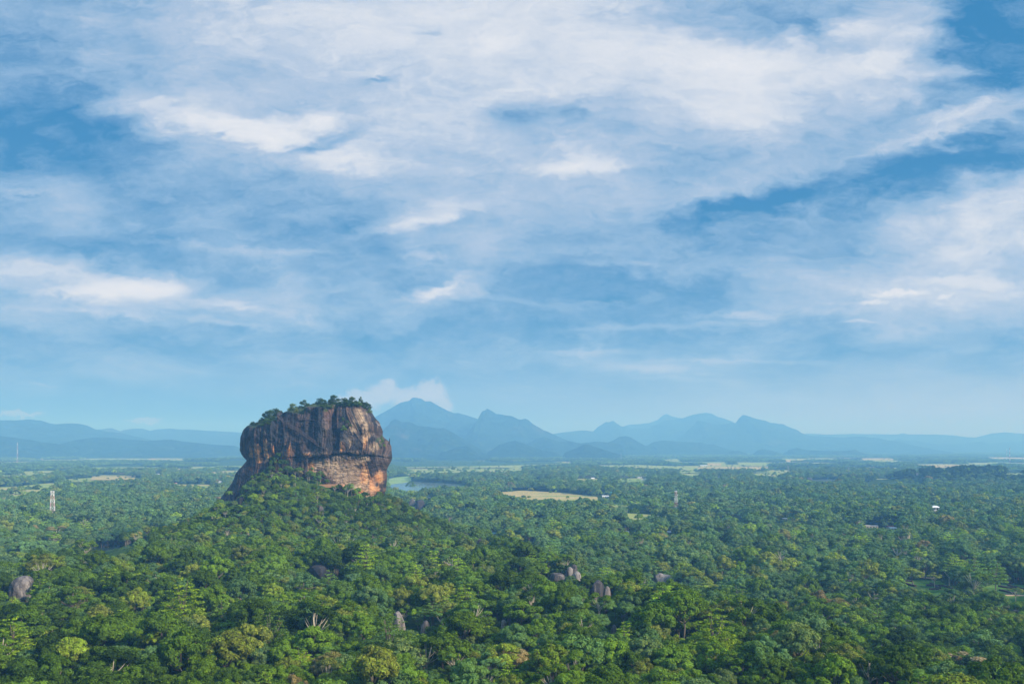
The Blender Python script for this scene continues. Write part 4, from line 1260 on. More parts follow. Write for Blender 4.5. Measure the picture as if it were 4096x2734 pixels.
# ------------------------------------------------------------------ boulders
def mat_boulder():
    m = bpy.data.materials.new('weathered_stone'); m.use_nodes = True
    T = NT(m.node_tree)
    out = T.n('ShaderNodeOutputMaterial'); b = T.n('ShaderNodeBsdfPrincipled')
    b.inputs['Roughness'].default_value = 0.85
    geo = T.n('ShaderNodeNewGeometry'); oi = T.n('ShaderNodeAttribute', attribute_type='OBJECT', attribute_name='tint')
    mp = T.n('ShaderNodeMapping'); mp.inputs['Scale'].default_value = (1, 1, 0.22); T.l(geo.outputs['Position'], mp.inputs[0])
    n1 = T.noise(mp.outputs[0], 0.32, 6.0, 0.65, 0.5)
    n2 = T.noise(geo.outputs['Position'], 1.4, 6.0, 0.7)
    f = T.math('ADD', n1, T.math('MULTIPLY', T.math('SUBTRACT', oi.outputs['Fac'], 0.5), 0.75))
    c = T.ramp(f, [(0.38, (0.030, 0.027, 0.030)), (0.50, (0.075, 0.065, 0.065)), (0.62, (0.20, 0.175, 0.165)), (0.76, (0.36, 0.32, 0.29))])
    k = T.ramp(n2, [(0.3, (0.65, 0.65, 0.66)), (0.7, (1.25, 1.22, 1.2))])
    T.l(T.mix(1.0, c, k, 'MULTIPLY'), b.inputs['Base Color'])
    bp = T.n('ShaderNodeBump'); bp.inputs['Strength'].default_value = 0.7; bp.inputs['Distance'].default_value = 0.5
    T.l(n2, bp.inputs['Height']); T.l(bp.outputs[0], b.inputs['Normal'])
    T.l(b.outputs[0], out.inputs[0])
    return m


M_BOULDER = mat_boulder()
EXCL = []     # (x, y, r): no forest tree here


def boulder(px0, px1, pytop, pybot, label, tint, seed, D=None, depth=0.9, shape=1.0, slot=None, lean=0.0):
    if D is None:
        x, D, g = ground_hit((px0 + px1) / 2, pybot, 3.0)
    w = (px1 - px0) / F4 * D; zt = PZ(pytop, D); zb = PZ(pybot, D) - 6.0
    cx = PX((px0 + px1) / 2, D)
    nu, nv = 150, 100
    U, Vv = np.meshgrid(np.linspace(0, 2 * PI, nu, endpoint=False), np.linspace(0.0, 1, nv))
    th = Vv * PI * 0.62
    r = np.sin(th) ** shape
    r = r / r.max()
    sx = np.sign(np.cos(U)) * np.abs(np.cos(U)) ** 0.85; sy = np.sign(np.sin(U)) * np.abs(np.sin(U)) ** 0.85
    X = sx * r; Y = sy * r; Zn = (np.cos(th) - math.cos(PI * 0.62)) / (1 - math.cos(PI * 0.62))
    nse = 1 + 0.20 * fbm(X * 1.3 + seed * 5, Y * 1.3, Zn * 1.3, oct=3, seed=seed) + 0.10 * fbm(X * 4, Y * 4, Zn * 5 + seed, oct=5, seed=seed + 1)
    cr = np.abs(vnoise(X * 1.6 + seed, Y * 1.6 + 3, Zn * 1.1, seed=seed + 2)) < 0.05
    nse = nse - 0.09 * cr
    rgp = np.random.RandomState(900 + seed)
    Xn, Yn, Zq = X * nse, Y * nse, Zn * 1.0
    for _ in range(7):
        nv_ = np.array([rgp.normal(), rgp.normal() - 0.5, rgp.uniform(-0.3, 0.9)]); nv_ /= np.linalg.norm(nv_)
        exs = np.maximum(0, Xn * nv_[0] + Yn * nv_[1] + (Zq - 0.4) * nv_[2] - rgp.uniform(0.55, 0.8)) * 0.9
        Xn = Xn - exs * nv_[0]; Yn = Yn - exs * nv_[1]
        Zq = Zq - exs * nv_[2] * 0.4
    X, Y, Zn = Xn / nse, Yn / nse, Zq
    X = cx + X * w / 2 * nse + lean * w * Zn; Y = D + w / 2 * depth + Y * w / 2 * depth * nse; Z = zb + Zn * (zt - zb) * (0.9 + 0.1 * nse)
    V = np.stack([X, Y, Z], -1).reshape(-1, 3)
    i = np.arange(nv - 1)[:, None] * nu; j = np.arange(nu)[None, :]; j2 = (j + 1) % nu
    Q = np.stack([i + j, i + nu + j, i + nu + j2, i + j2], -1).reshape(-1, 4)
    me = mesh_from('boulder', V, quads=Q, mats=[M_BOULDER], smooth=True)
    o = link('boulder', me); tag(o, label, 'boulder', 'boulders standing out of the forest'); o['tint'] = tint
    OPEN.append(([(px0, pytop), (px1, pytop), (px1, pybot), (px0, pybot)], 0.0, D))
    EXCL.append((cx, D + w * 0.3, w * 0.45))
    return D


def crA(pts): return [(0 + a / 2.349, 2134 + b / 2.349) for a, b in pts]
boulder(8, 120, 2308, 2395, 'big rounded boulder, pale grey above and black below, at the west edge', 0.60, 1, shape=0.8, lean=0.05)
boulder(1218, 1312, 2264, 2306, 'smooth dark boulder dome with grass on top on the hillside', 0.05, 2, shape=0.6)
D1 = boulder(2185, 2275, 2296, 2325, 'low dark slab at the foot of the stacked boulders', 0.52, 3, shape=0.7)
D2 = boulder(2288, 2330, 2285, 2318, 'pale wedge boulder low in the stack', 0.85, 4, D=D1 + 2)
boulder(2260, 2300, 2268, 2306, 'square-sided brown boulder in the middle of the stack', 0.62, 5, D=D1 + 4)
boulder(2272, 2320, 2260, 2290, 'rounded dark cap boulder on top of the stack', 0.50, 6, D=D1 + 8)
D3 = boulder(2360, 2432, 2322, 2388, 'pointed dark grey boulder flecked with white lichen', 0.48, 7, shape=1.1)
boulder(2412, 2449, 2345, 2390, 'grey split boulder leaning on the pointed one', 0.66, 8, D=D3 + 2)
D4 = boulder(2611, 2718, 2302, 2344, 'broad striped grey boulder dome east of the pointed boulder', 0.78, 9, shape=0.7)
boulder(2616, 2672, 2294, 2322, 'flat cap boulder resting on the striped dome', 0.66, 10, D=D4 + 5)
boulder(2442, 2474, 2499, 2522, 'small smooth grey boulder just peeking above low trees', 0.70, 11)
boulder(1996, 2034, 2480, 2504, 'small bright white-grey boulder under a grey-green tree', 0.95, 12)
boulder(1560, 1618, 2446, 2512, 'grey slabby boulder behind the white dead tree', 0.68, 13)
boulder(1680, 1722, 2482, 2510, 'reddish low boulder beside a grassy patch', 0.60, 14)
boulder(1904, 1934, 2154, 2176, 'dark boulder with a white knob on the hill shoulder', 0.40, 15)
boulder(2092, 2114, 2170, 2188, 'small dark round boulder among yellow trees', 0.25, 16)
boulder(1630, 1665, 1995, 2030, 'pale boulder ledge east of the rock foot', 0.65, 17)
boulder(1655, 1702, 2000, 2040, 'dark craggy cliff block east of the rock foot', 0.35, 18, shape=0.5)
boulder(1322, 1348, 2290, 2310, 'small pale slab near the dark dome', 0.55, 19)
boulder(938, 980, 1986, 2010, 'flat dark slab at the western foot of the great rock', 0.35, 20)
boulder(3225, 3256, 1910, 1922, 'low purple-grey rock outcrop by the small lakes', 0.45, 21)
boulder(1264, 1294, 2022, 2042, 'brown rock step among grass below the cliff', 0.45, 22)

# ------------------------------------------------------------------ houses
HOUSE_OPEN = []
M_WHITEW = mat_simple('white_wall', (0.78, 0.76, 0.72), 0.8, 0.4)
M_CREAM = mat_simple('cream_wall', (0.62, 0.54, 0.40), 0.8, 0.4)
M_TEAL = mat_simple('teal_roof', (0.08, 0.30, 0.28), 0.5, 0.4)
M_GREYR = mat_simple('grey_roof', (0.52, 0.50, 0.50), 0.6, 0.4)
M_WHITER = mat_simple('white_roof', (0.82, 0.82, 0.84), 0.5, 0.4)
M_TILE = mat_simple('tile_roof', (0.40, 0.15, 0.09), 0.8, 0.5)
M_DARK = mat_simple('dark_opening', (0.03, 0.035, 0.04), 0.3, 0.5)
M_BLUE = mat_simple('blue_sheet', (0.05, 0.30, 0.55), 0.5, 0.5)


def house(px, pyb, wpx, hpx, label, wall, roof, kind='gable', storeys=1, rot=0.1, floor_up=0.0):
    D = DG(pyb, 0.3 + floor_up)
    w = wpx / F4 * D; h = max(3.0 * storeys, hpx / F4 * D * 0.62); dp = max(6.0, w * 0.55)
    rh = max(1.2, hpx / F4 * D * 0.38)
    x = PX(px, D)
    t = empty('house', (x, D + dp / 2, 0.0), rot)
    tag(t, label, 'house', 'small houses scattered in the plain')
    mb = MB(); mb.box((0, 0, h / 2 - 0.4), (w, dp, h + 0.8)); mb.build('wall', wall, t)
    e = 0.6
    if kind == 'gable':
        vs = [(-w / 2 - e, -dp / 2 - e, h - .1), (w / 2 + e, -dp / 2 - e, h - .1), (w / 2 + e, dp / 2 + e, h - .1), (-w / 2 - e, dp / 2 + e, h - .1), (-w / 2 - e, 0, h + rh), (w / 2 + e, 0, h + rh)]
        fs = [(0, 1, 5, 4), (2, 3, 4, 5), (0, 4, 3), (1, 2, 5), (3, 2, 1, 0)]
    else:
        vs = [(-w / 2 - e, -dp / 2 - e, h - .1), (w / 2 + e, -dp / 2 - e, h - .1), (w / 2 + e, dp / 2 + e, h - .1), (-w / 2 - e, dp / 2 + e, h - .1), (-w * .15, 0, h + rh), (w * .15, 0, h + rh)]
        fs = [(0, 1, 5, 4), (2, 3, 4, 5), (3, 0, 4), (1, 2, 5), (3, 2, 1, 0)]
    MB().poly(vs, fs).build('roof', roof, t)
    for s in range(storeys):
        zc = 1.6 + s * h / storeys
        n = max(2, int(w / 4))
        for k in range(n):
            xx = -w / 2 + (k + 0.5) * w / n
            if s == 0 and k == n // 2:
                MB().box((xx, -dp / 2 - 0.02, 1.1), (1.2, 0.10, 2.2)).build('door', M_DARK, t)
            else:
                MB().box((xx, -dp / 2 - 0.02, zc), (1.5, 0.10, 1.2)).build('window', M_DARK, t)
    HOUSE_OPEN.append((px - wpx * 0.6, px + wpx * 0.6, pyb - hpx, pyb + 2, D))
    EXCL.append((x, D + dp / 2, max(w, dp) * 0.6))
    return t


def c2(a, b): return (a / 2.349, 1600 + b / 2.349)
def c3_(a, b): return (1450 + a / 2.349, 1560 + b / 2.349)
def c4(a, b): return (2300 + a / 2.349, 1560 + b / 2.349)
def c5(a, b): return (3096 + a / 2.349, 1560 + b / 2.349)
for (p, w_, h_, lab, wl, rf, kd, st) in [
    (c2(1480, 700), 17, 5, 'long white shed roof deep in the western woods', M_WHITEW, M_WHITER, 'gable', 1),
    (c2(1640, 788), 15, 6, 'low white house at the western end of a small clearing', M_WHITEW, M_TILE, 'gable', 1),
    (c2(2068, 784), 15, 9, 'two storey white house near the great rock', M_WHITEW, M_WHITER, 'hip', 2),
    (c2(1995, 795), 13, 4, 'low white shed beside the two storey house', M_WHITEW, M_WHITER, 'gable', 1),
    (c3_(2165, 838), 12, 8, 'pinkish white house above the coconut palms', M_CREAM, M_WHITER, 'gable', 1),
    (c3_(2285, 1006), 26, 8, 'long white-roofed building at the corner of the golden field', M_WHITEW, M_WHITER, 'gable', 1),
    (c3_(2340, 985), 13, 11, 'teal house behind the long white-roofed building', M_TEAL, M_TEAL, 'hip', 2),
    (c3_(2260, 980), 10, 4, 'small pale roof beside the teal house', M_WHITEW, M_GREYR, 'gable', 1),
    (c3_(625, 1020), 15, 5, 'small white house in the woods east of the great rock', M_WHITEW, M_WHITER, 'gable', 1),
    (c3_(1235, 1362), 16, 9, 'cottage with a teal roof sunk among tall trees', M_WHITEW, M_TEAL, 'hip', 1),
    (c3_(2015, 628), 9, 6, 'orange roofed temple hall far away at the hill foot', M_CREAM, M_TILE, 'gable', 1),
    (c4(610, 828), 17, 5, 'white farm shed in a small green clearing', M_WHITEW, M_WHITER, 'gable', 1),
    (c4(643, 846), 15, 5, 'grey farm shed just below the white one', M_WHITEW, M_GREYR, 'gable', 1),
    (c4(1350, 828), 9, 3, 'tiny white roof east of the green clearing', M_WHITEW, M_WHITER, 'gable', 1),
    (c4(440, 1352), 12, 9, 'white gable house half hidden under spreading trees', M_WHITEW, M_WHITER, 'gable', 1),
    (c4(488, 1350), 16, 8, 'white and grey long house beside the gable house', M_WHITEW, M_GREYR, 'gable', 1),
    (c4(885, 1350), 12, 6, 'small white house alone under dark trees', M_WHITEW, M_WHITER, 'gable', 1),
    (c5(925, 1292), 46, 9, 'long low pavilion with grey roof in the eastern woods', M_CREAM, M_GREYR, 'gable', 1),
    (c5(1100, 1300), 24, 12, 'tan building with a steep gable beside the long pavilion', M_CREAM, M_TILE, 'gable', 1),
    (c5(1125, 1312), 26, 8, 'pale roofed annex in front of the tan gable', M_WHITEW, M_WHITER, 'gable', 1),
    (c5(110, 1222), 20, 7, 'pinkish white house beneath coconut palms', M_WHITEW, M_GREYR, 'gable', 1),
    (c4(1210, 712), 28, 4, 'row of white village roofs beyond the eastern fields', M_WHITEW, M_WHITER, 'gable', 1),
    (c5(1430, 1320), 0.1, 0.1, '', None, None, '', 1),
    (c2(1372, 1338), 18, 10, 'orange roofed lakeside kiosk with a blue awning', M_BLUE, M_TILE, 'gable', 1),
    (c4(1820, 716), 10, 3, 'isolated far white roof by the pylon field', M_WHITEW, M_WHITER, 'gable', 1),
]:
    if lab:
        house(p[0], p[1], w_, h_, lab, wl, rf, kd, st, rot=((hash(lab[:3] + str(w_)) % 7) * 0 + (w_ % 5 - 2) * 0.06))

# two tier viewing pavilion above the trees
px, py = c5(1508, 1136)
D = DG(py, 13.0); x = PX(px, D)
t = empty('pavilion', (x, D, 0)); tag(t, 'white two tier viewing pavilion rising above the eastern treetops', 'pavilion')
for zc, ww, nm in ((13.5, 12, 'lower_roof'), (19.5, 14, 'upper_roof')):
    hh = ww / 2
    MB().poly([(-hh, -hh, zc), (hh, -hh, zc), (hh, hh, zc), (-hh, hh, zc), (-hh * .4, -hh * .4, zc + 2.6), (hh * .4, -hh * .4, zc + 2.6), (hh * .4, hh * .4, zc + 2.6), (-hh * .4, hh * .4, zc + 2.6)],
              [(0, 1, 5, 4), (1, 2, 6, 5), (2, 3, 7, 6), (3, 0, 4, 7), (4, 5, 6, 7), (3, 2, 1, 0)]).build('roof', M_WHITER, t)
for sx in (-1, 1):
    for sy in (-1, 1):
        MB().box((sx * 4.6, sy * 4.6, 9.8), (0.7, 0.7, 19.6)).build('post', M_WHITEW, t)
MB().box((0, 0, 10.5), (11, 11, 0.5)).build('deck', M_WHITEW, t)
HOUSE_OPEN.append((px - 12, px + 12, py - 14, py + 2, D))

# ------------------------------------------------------------------ lattice towers
M_RED = mat_simple('red_steel', (0.40, 0.13, 0.10), 0.5, 0.6)
M_WST = mat_simple('white_steel', (0.80, 0.80, 0.80), 0.5, 0.6)
M_PINKST = mat_simple('faded_steel', (0.62, 0.42, 0.40), 0.5, 0.6)
M_GREYST = mat_simple('grey_steel', (0.33, 0.36, 0.38), 0.5, 0.6)


def lattice(px, pytop, D, base_w, top_w, label, mats, nsec=7, group='lattice towers in the plain', antennas=True, thick=0.26, name='lattice_tower', arms=False, g0=None):
    x = PX(px, D)
    g = float(ground_z(np.array([x]), np.array([D]))[0]) if g0 is None else g0
    Htop = PZ(pytop, D) - g
    t = empty(name, (x, D, g), 0.35); tag(t, label, 'tower', group)
    for s in range(nsec):
        z0 = Htop * s / nsec - (1.0 if s == 0 else 0); z1 = Htop * (s + 1) / nsec
        w0 = base_w + (top_w - base_w) * (s / nsec) ** 0.8; w1 = base_w + (top_w - base_w) * ((s + 1) / nsec) ** 0.8
        mb = MB()
        c0 = [(-w0 / 2, -w0 / 2, z0), (w0 / 2, -w0 / 2, z0), (w0 / 2, w0 / 2, z0), (-w0 / 2, w0 / 2, z0)]
        c1 = [(-w1 / 2, -w1 / 2, z1), (w1 / 2, -w1 / 2, z1), (w1 / 2, w1 / 2, z1), (-w1 / 2, w1 / 2, z1)]
        for k in range(4):
            k2 = (k + 1) % 4
            mb.tube([c0[k], c1[k]], thick, 4)
            mb.tube([c0[k], c1[k2]], thick * 0.6, 4)
            mb.tube([c0[k2], c1[k]], thick * 0.6, 4)
            mb.tube([c1[k], c1[k2]], thick * 0.6, 4)
        mb.build('mast_section', mats[s % len(mats)], t)
    if antennas:
        ring = MB()
        pw = top_w * 1.25
        for k in range(10):
            a = 2 * PI * k / 10
            MB().box((pw / 2 * math.cos(a), pw / 2 * math.sin(a), Htop + 0.6), (0.35, 0.25, 2.6), 0, a).build('antenna', M_WST, t)
            b = 2 * PI * (k + 1) / 10
            ring.tube([(pw / 2 * math.cos(a), pw / 2 * math.sin(a), Htop), (pw / 2 * math.cos(b), pw / 2 * math.sin(b), Htop)], 0.14, 4)
            ring.tube([(pw / 2 * math.cos(a), pw / 2 * math.sin(a), Htop), (0, 0, Htop - 0.4)], 0.20, 4)
        ring.build('platform', mats[0], t)
        MB().tube([(0, 0, Htop), (0, 0, Htop + 4.5)], 0.10, 5).build('lightning_rod', M_GREYST, t)
        for zc, a in ((Htop * 0.93, -1.9), (Htop * 0.88, -0.9), (Htop * 0.66, -0.4), (Htop * 0.5, -0.4)):
            w = (base_w + (top_w - base_w) * (zc / Htop) ** 0.8) / 2 + 0.7
            c = Vector((w * math.cos(a), w * math.sin(a), zc)); d = Vector((math.cos(a), math.sin(a), 0))
            MB().tube([c - d * 0.8, c, c + d * 0.35, c + d * 0.5], [0.15, 0.85, 0.85, 0.4], 12).build('dish', M_WST, t)
    if arms:
        for f in (0.72, 0.84, 0.96):
            mb = MB()
            for sg in (-1, 1):
                mb.tube([(0, 0, Htop * f + 0.8), (sg * base_w * 0.9, 0, Htop * f)], [0.2, 0.1], 4)
                mb.tube([(0, 0, Htop * f - 0.2), (sg * base_w * 0.9, 0, Htop * f)], [0.2, 0.1], 4)
            mb.build('cross_arm', mats[0], t)
    HOUSE_OPEN.append((px - 9, px + 9, pytop - 2, pytop + (Htop * 0.72) / D * F4, D))
    return t


lattice(209.7, 1966, 1440, 8.4, 4.0, 'faded red and white lattice tower among western trees, with white dishes', [M_PINKST, M_WST], 8)
lattice(2703.5, 1966, 1530, 7.0, 2.9, 'red and white banded lattice tower by the coconut palms', [M_WST, M_WST, M_WST, M_RED, M_WST, M_WST, M_RED], 7, thick=0.19)
lattice(69.5, 1769, 6000, 7.0, 2.4, 'tiny hazy red and white tower below the western hills', [M_PINKST, M_WST], 6, thick=0.2)
lattice(4039, 1789, 6200, 7.5, 2.6, 'taller of two far red and white towers at the east edge', [M_RED, M_WST], 7, thick=0.45)
lattice(4027, 1796, 6600, 7.0, 2.6, 'shorter paler tower next to the far red and white one', [M_PINKST, M_WST], 6, thick=0.4)
lattice(3152.7, 1861, 3700, 7.0, 1.6, 'grey power pylon in the light green eastern field', [M_GREYST], 6, 'power pylons', False, 0.22, 'power_pylon', True)
lattice(3668.6, 1891, 3000, 6.5, 1.5, 'grey power pylon before the small eastern ponds', [M_GREYST], 6, 'power pylons', False, 0.20, 'power_pylon', True)
lattice(2484, 1811, 7000, 8.0, 2.0, 'far grey pylon at the foot of the middle hills', [M_GREYST], 5, 'power pylons', False, 0.3, 'power_pylon', True)
lattice(3394, 1868, 3600, 7.0, 1.6, 'grey pylon in hazy woods east of the small lakes', [M_GREYST], 6, 'power pylons', False, 0.2, 'power_pylon', True)

# ------------------------------------------------------------------ single trees
NUMW = 'zero one two three four five six seven eight nine ten eleven twelve thirteen fourteen fifteen sixteen seventeen eighteen nineteen'.split()
TENS = ['', '', 'twenty', 'thirty', 'forty', 'fifty', 'sixty', 'seventy', 'eighty', 'ninety']
def words_of(n):
    n = int(n)
    if n < 20: return NUMW[n]
    return TENS[n // 10] + ('' if n % 10 == 0 else ' ' + NUMW[n % 10])


def tint_word(t):
    for lim, wd in ((0.10, 'very dark green'), (0.22, 'dark green'), (0.36, 'deep green'), (0.48, 'mid green'), (0.58, 'blue-green'), (0.69, 'olive'), (0.78, 'bright green'), (0.86, 'yellow-green'), (0.93, 'brownish'), (2, 'tan')):
        if t < lim:
            return wd


USED = set()
def place_words(x, y, z, lead):
    px = 2048 + x / y * F4; py = HY - (z - CAMZ) / y * F4
    a = px / 4096 * 100; b = (2734 - py) / 2734 * 100
    a = min(99, max(0, a)); b = min(99, max(0, b))
    l = '%s %s percent across and %s percent up the picture' % (lead, words_of(a), words_of(b))
    if l in USED:
        l = '%s %s and a half percent across, %s up' % (lead, words_of(a), words_of(b))
    k = 0
    while l in USED:
        k += 1
        l = '%s %s percent across, %s up, behind %s others' % (lead, words_of(a), words_of(b), words_of(k + 1))
    USED.add(l)
    return l


def add_tree(name, crown, trunk, x, y, z, sx, sz, rz_, tint, shade, label, cat, group):
    t = empty(name, (x, y, z), rz_, (sx, sx, sz))
    tag(t, label, cat, group)
    if crown is not None:
        c = link('crown', crown, t); c['tint'] = float(tint); c['shade'] = float(shade)
    if trunk is not None:
        link('trunk', trunk, t)
    return t


def hi(kind, k=0):
    c = [h for h in HI if h[0] == kind]
    return c[k % len(c)]


SPEC = [  # kind, display x, display top y, display width, height/width, tint, shade, words
    ('broad', 1200, 1374, 104, .85, .33, 1.15, 'huge dense round tree, richer green than all round it'),
    ('twig', 2205, 1532, 128, .7, .97, 1.3, 'wide leafless tan tree with a domed crown at the bottom'),
    ('tiered', 2236, 1290, 70, 1.35, .45, 1.5, 'tall tree with flat green tiers beside the ruined garden'),
    ('tiered', 2284, 1302, 66, 1.30, .44, 1.35, 'darker tiered tree close behind the tallest garden tree'),
    ('tiered', 2255, 1356, 90, .8, .45, 1.4, 'wide tiered tree spreading below the garden path'),
    ('tiered', 690, 1478, 100, 1.0, .73, 1.05, 'bright green tree with feathery flat tiers on the low slope'),
    ('tiered', 612, 1538, 84, 1.0, .74, 1.0, 'bright tiered tree just west of the feathery one'),
    ('tiered', 545, 1478, 90, .8, .70, 0.85, 'pale green flat topped tiered tree on the low slope'),
    ('tiered', 880, 1545, 54, 1.1, .44, 1.7, 'young fern-like tiered tree at the very bottom'),
    ('tiered', 1075, 1548, 60, 1.0, .44, 1.6, 'second fern-like tiered tree at the very bottom, further east'),
    ('tiered', 1010, 1450, 56, .9, .46, 1.3, 'small green tiered tree under the grey slabby boulder'),
    ('umbrella', 455, 1470, 120, .55, .42, 1.05, 'broad umbrella crowned tree in lush green on the low slope'),
    ('broad', 530, 1555, 80, .8, .78, .9, 'yellowish green bushy tree cut by the bottom edge'),
    ('umbrella', 1860, 1348, 70, .6, .44, 1.2, 'flat topped glossy green tree north of the olive trees'),
    ('broad', 2050, 1436, 110, .7, .32, 1.1, 'large rounded green tree mid slope in the east'),
    ('broad', 2170, 1480, 120, .75, .27, 1.1, 'very large dark green dome below the rounded green tree'),
    ('broad', 1620, 1334, 84, .6, .67, 1.2, 'spreading yellow-olive tree east of the striped boulder'),
    ('broad', 1790, 1324, 70, .6, .66, 1.2, 'yellow-olive tree next to a grey leafless one'),
    ('broad', 2095, 1300, 60, .75, .66, 1.2, 'olive garden tree standing on the ruined lawn edge'),
    ('open', 2330, 1348, 40, .9, .60, 1.3, 'olive tree at the east end of the garden lawn'),
    ('open', 2144, 1316, 40, .9, .64, 1.3, 'slim olive tree alone in the garden lawn'),
    ('twig', 1683, 1296, 46, .8, .97, 1.6, 'purplish leafless tree above the yellow-olive trees'),
    ('twig', 790, 1272, 34, 1.1, 1.0, 1.0, 'reddish brown leafless tree on the hillside'),
    ('dead', 905, 1402, 20, 2.0, 0, 1, 'bone white dead tree before the grey slabby boulder'),
    ('dead', 728, 1262, 20, 2.0, 0, 1, 'white barked dead tree above the dark boulder dome'),
    ('open', 1365, 1216, 56, .8, .50, 1.3, 'tall grey-limbed tree with airy crown beyond the hill'),
    ('broad', 1265, 1208, 44, .8, .38, 1.2, 'pale green domed tree above a hidden teal roof'),
    ('umbrella', 1390, 1160, 30, .7, .30, 1, 'dark round tree just below the central tower'),
    ('broad', 2140, 1175, 48, .8, .25, 1.1, 'great dark domed tree below the white pavilion'),
    ('open', 2090, 1182, 26, 1.3, .44, 1.5, 'slender bright tree with a bare trunk near the pavilion'),
    ('broad', 1890, 1180, 46, .7, .35, 1.3, 'pale domed tree south of the hazy palm grove'),
    ('broad', 1400, 1212, 0, 0, 0, 0, ''),
    ('broad', 395, 1272, 0, 0, 0, 0, ''),
    ('broad', 450, 1258, 30, .8, .83, 1.2, 'vivid yellow tree high on the western slope'),
    ('broad', 655, 1430, 54, .9, .77, 1.1, 'bright yellow-green bushy tree in the western slope'),
    ('broad', 1845, 1386, 22, .8, .92, 1.3, 'small orange flowering tree east of the striped dome boulder'),
    ('broad', 1600, 1430, 26, .8, .83, 1.0, 'yellow leaved bush tree in the eastern forest'),
    ('open', 130, 1205, 60, .7, .90, 1.1, 'brownish spreading tree near the western pond'),
    ('open', 314, 1222, 30, 1.2, .88, 1.5, 'tall tan-brown tree standing at the edge of the pond'),
]
for i, (kd, dx_, dy_, dw, asp, tint, shd, lab) in enumerate(SPEC):
    if not lab:
        continue
    px, py = D2P(dx_, dy_); wpx = dw * 1.7437
    # find the distance where a tree of that width tops out at that height
    D = 700.0
    for it in range(8):
        hm = wpx * asp / F4 * D
        x, D, g = ground_hit(px, py, max(3.0, min(hm, 24.0)))
    wm = wpx / F4 * D; hm = max(wm * asp, 4.0)
    if kd in ('dead', 'twig'):
        me = BARE[0] if kd == 'dead' else BARE[2 + i % 2]
        hm = wm * max(asp, .8)
        t = empty('bare_tree', (x, D, g), i * 1.3, (wm / (9.0 if kd == 'twig' else 15.0), wm / (9.0 if kd == 'twig' else 15.0), max(hm, PZ(py, D) - g) / 12.5))
        tag(t, lab, 'tree', 'leafless trees')
        link('trunk', me, t)
        if kd == 'twig':
            c = link('crown', hi('open', i)[1], t); c.scale = (0.75, 0.75, 0.86); c['tint'] = tint; c['shade'] = shd
        EXCL.append((x, D, wm * (0.30 if kd == 'twig' else 0.5)))
    else:
        h_ = hi(kd, i)
        nat = {'broad': 12.2, 'open': 12.0, 'umbrella': 15.5, 'tiered': 13.5}[kd]
        add_tree({'broad': 'broadleaf_tree', 'open': 'broadleaf_tree', 'umbrella': 'umbrella_tree', 'tiered': 'tiered_tree'}[kd], h_[1], h_[2], x, D, g, wm / nat, max(hm, PZ(py, D) - g) / (13.0 if kd != 'tiered' else 15.0), i * 1.7, tint, shd, lab, 'tree', 'trees that stand out of the forest')
        EXCL.append((x, D, wm * 0.38))

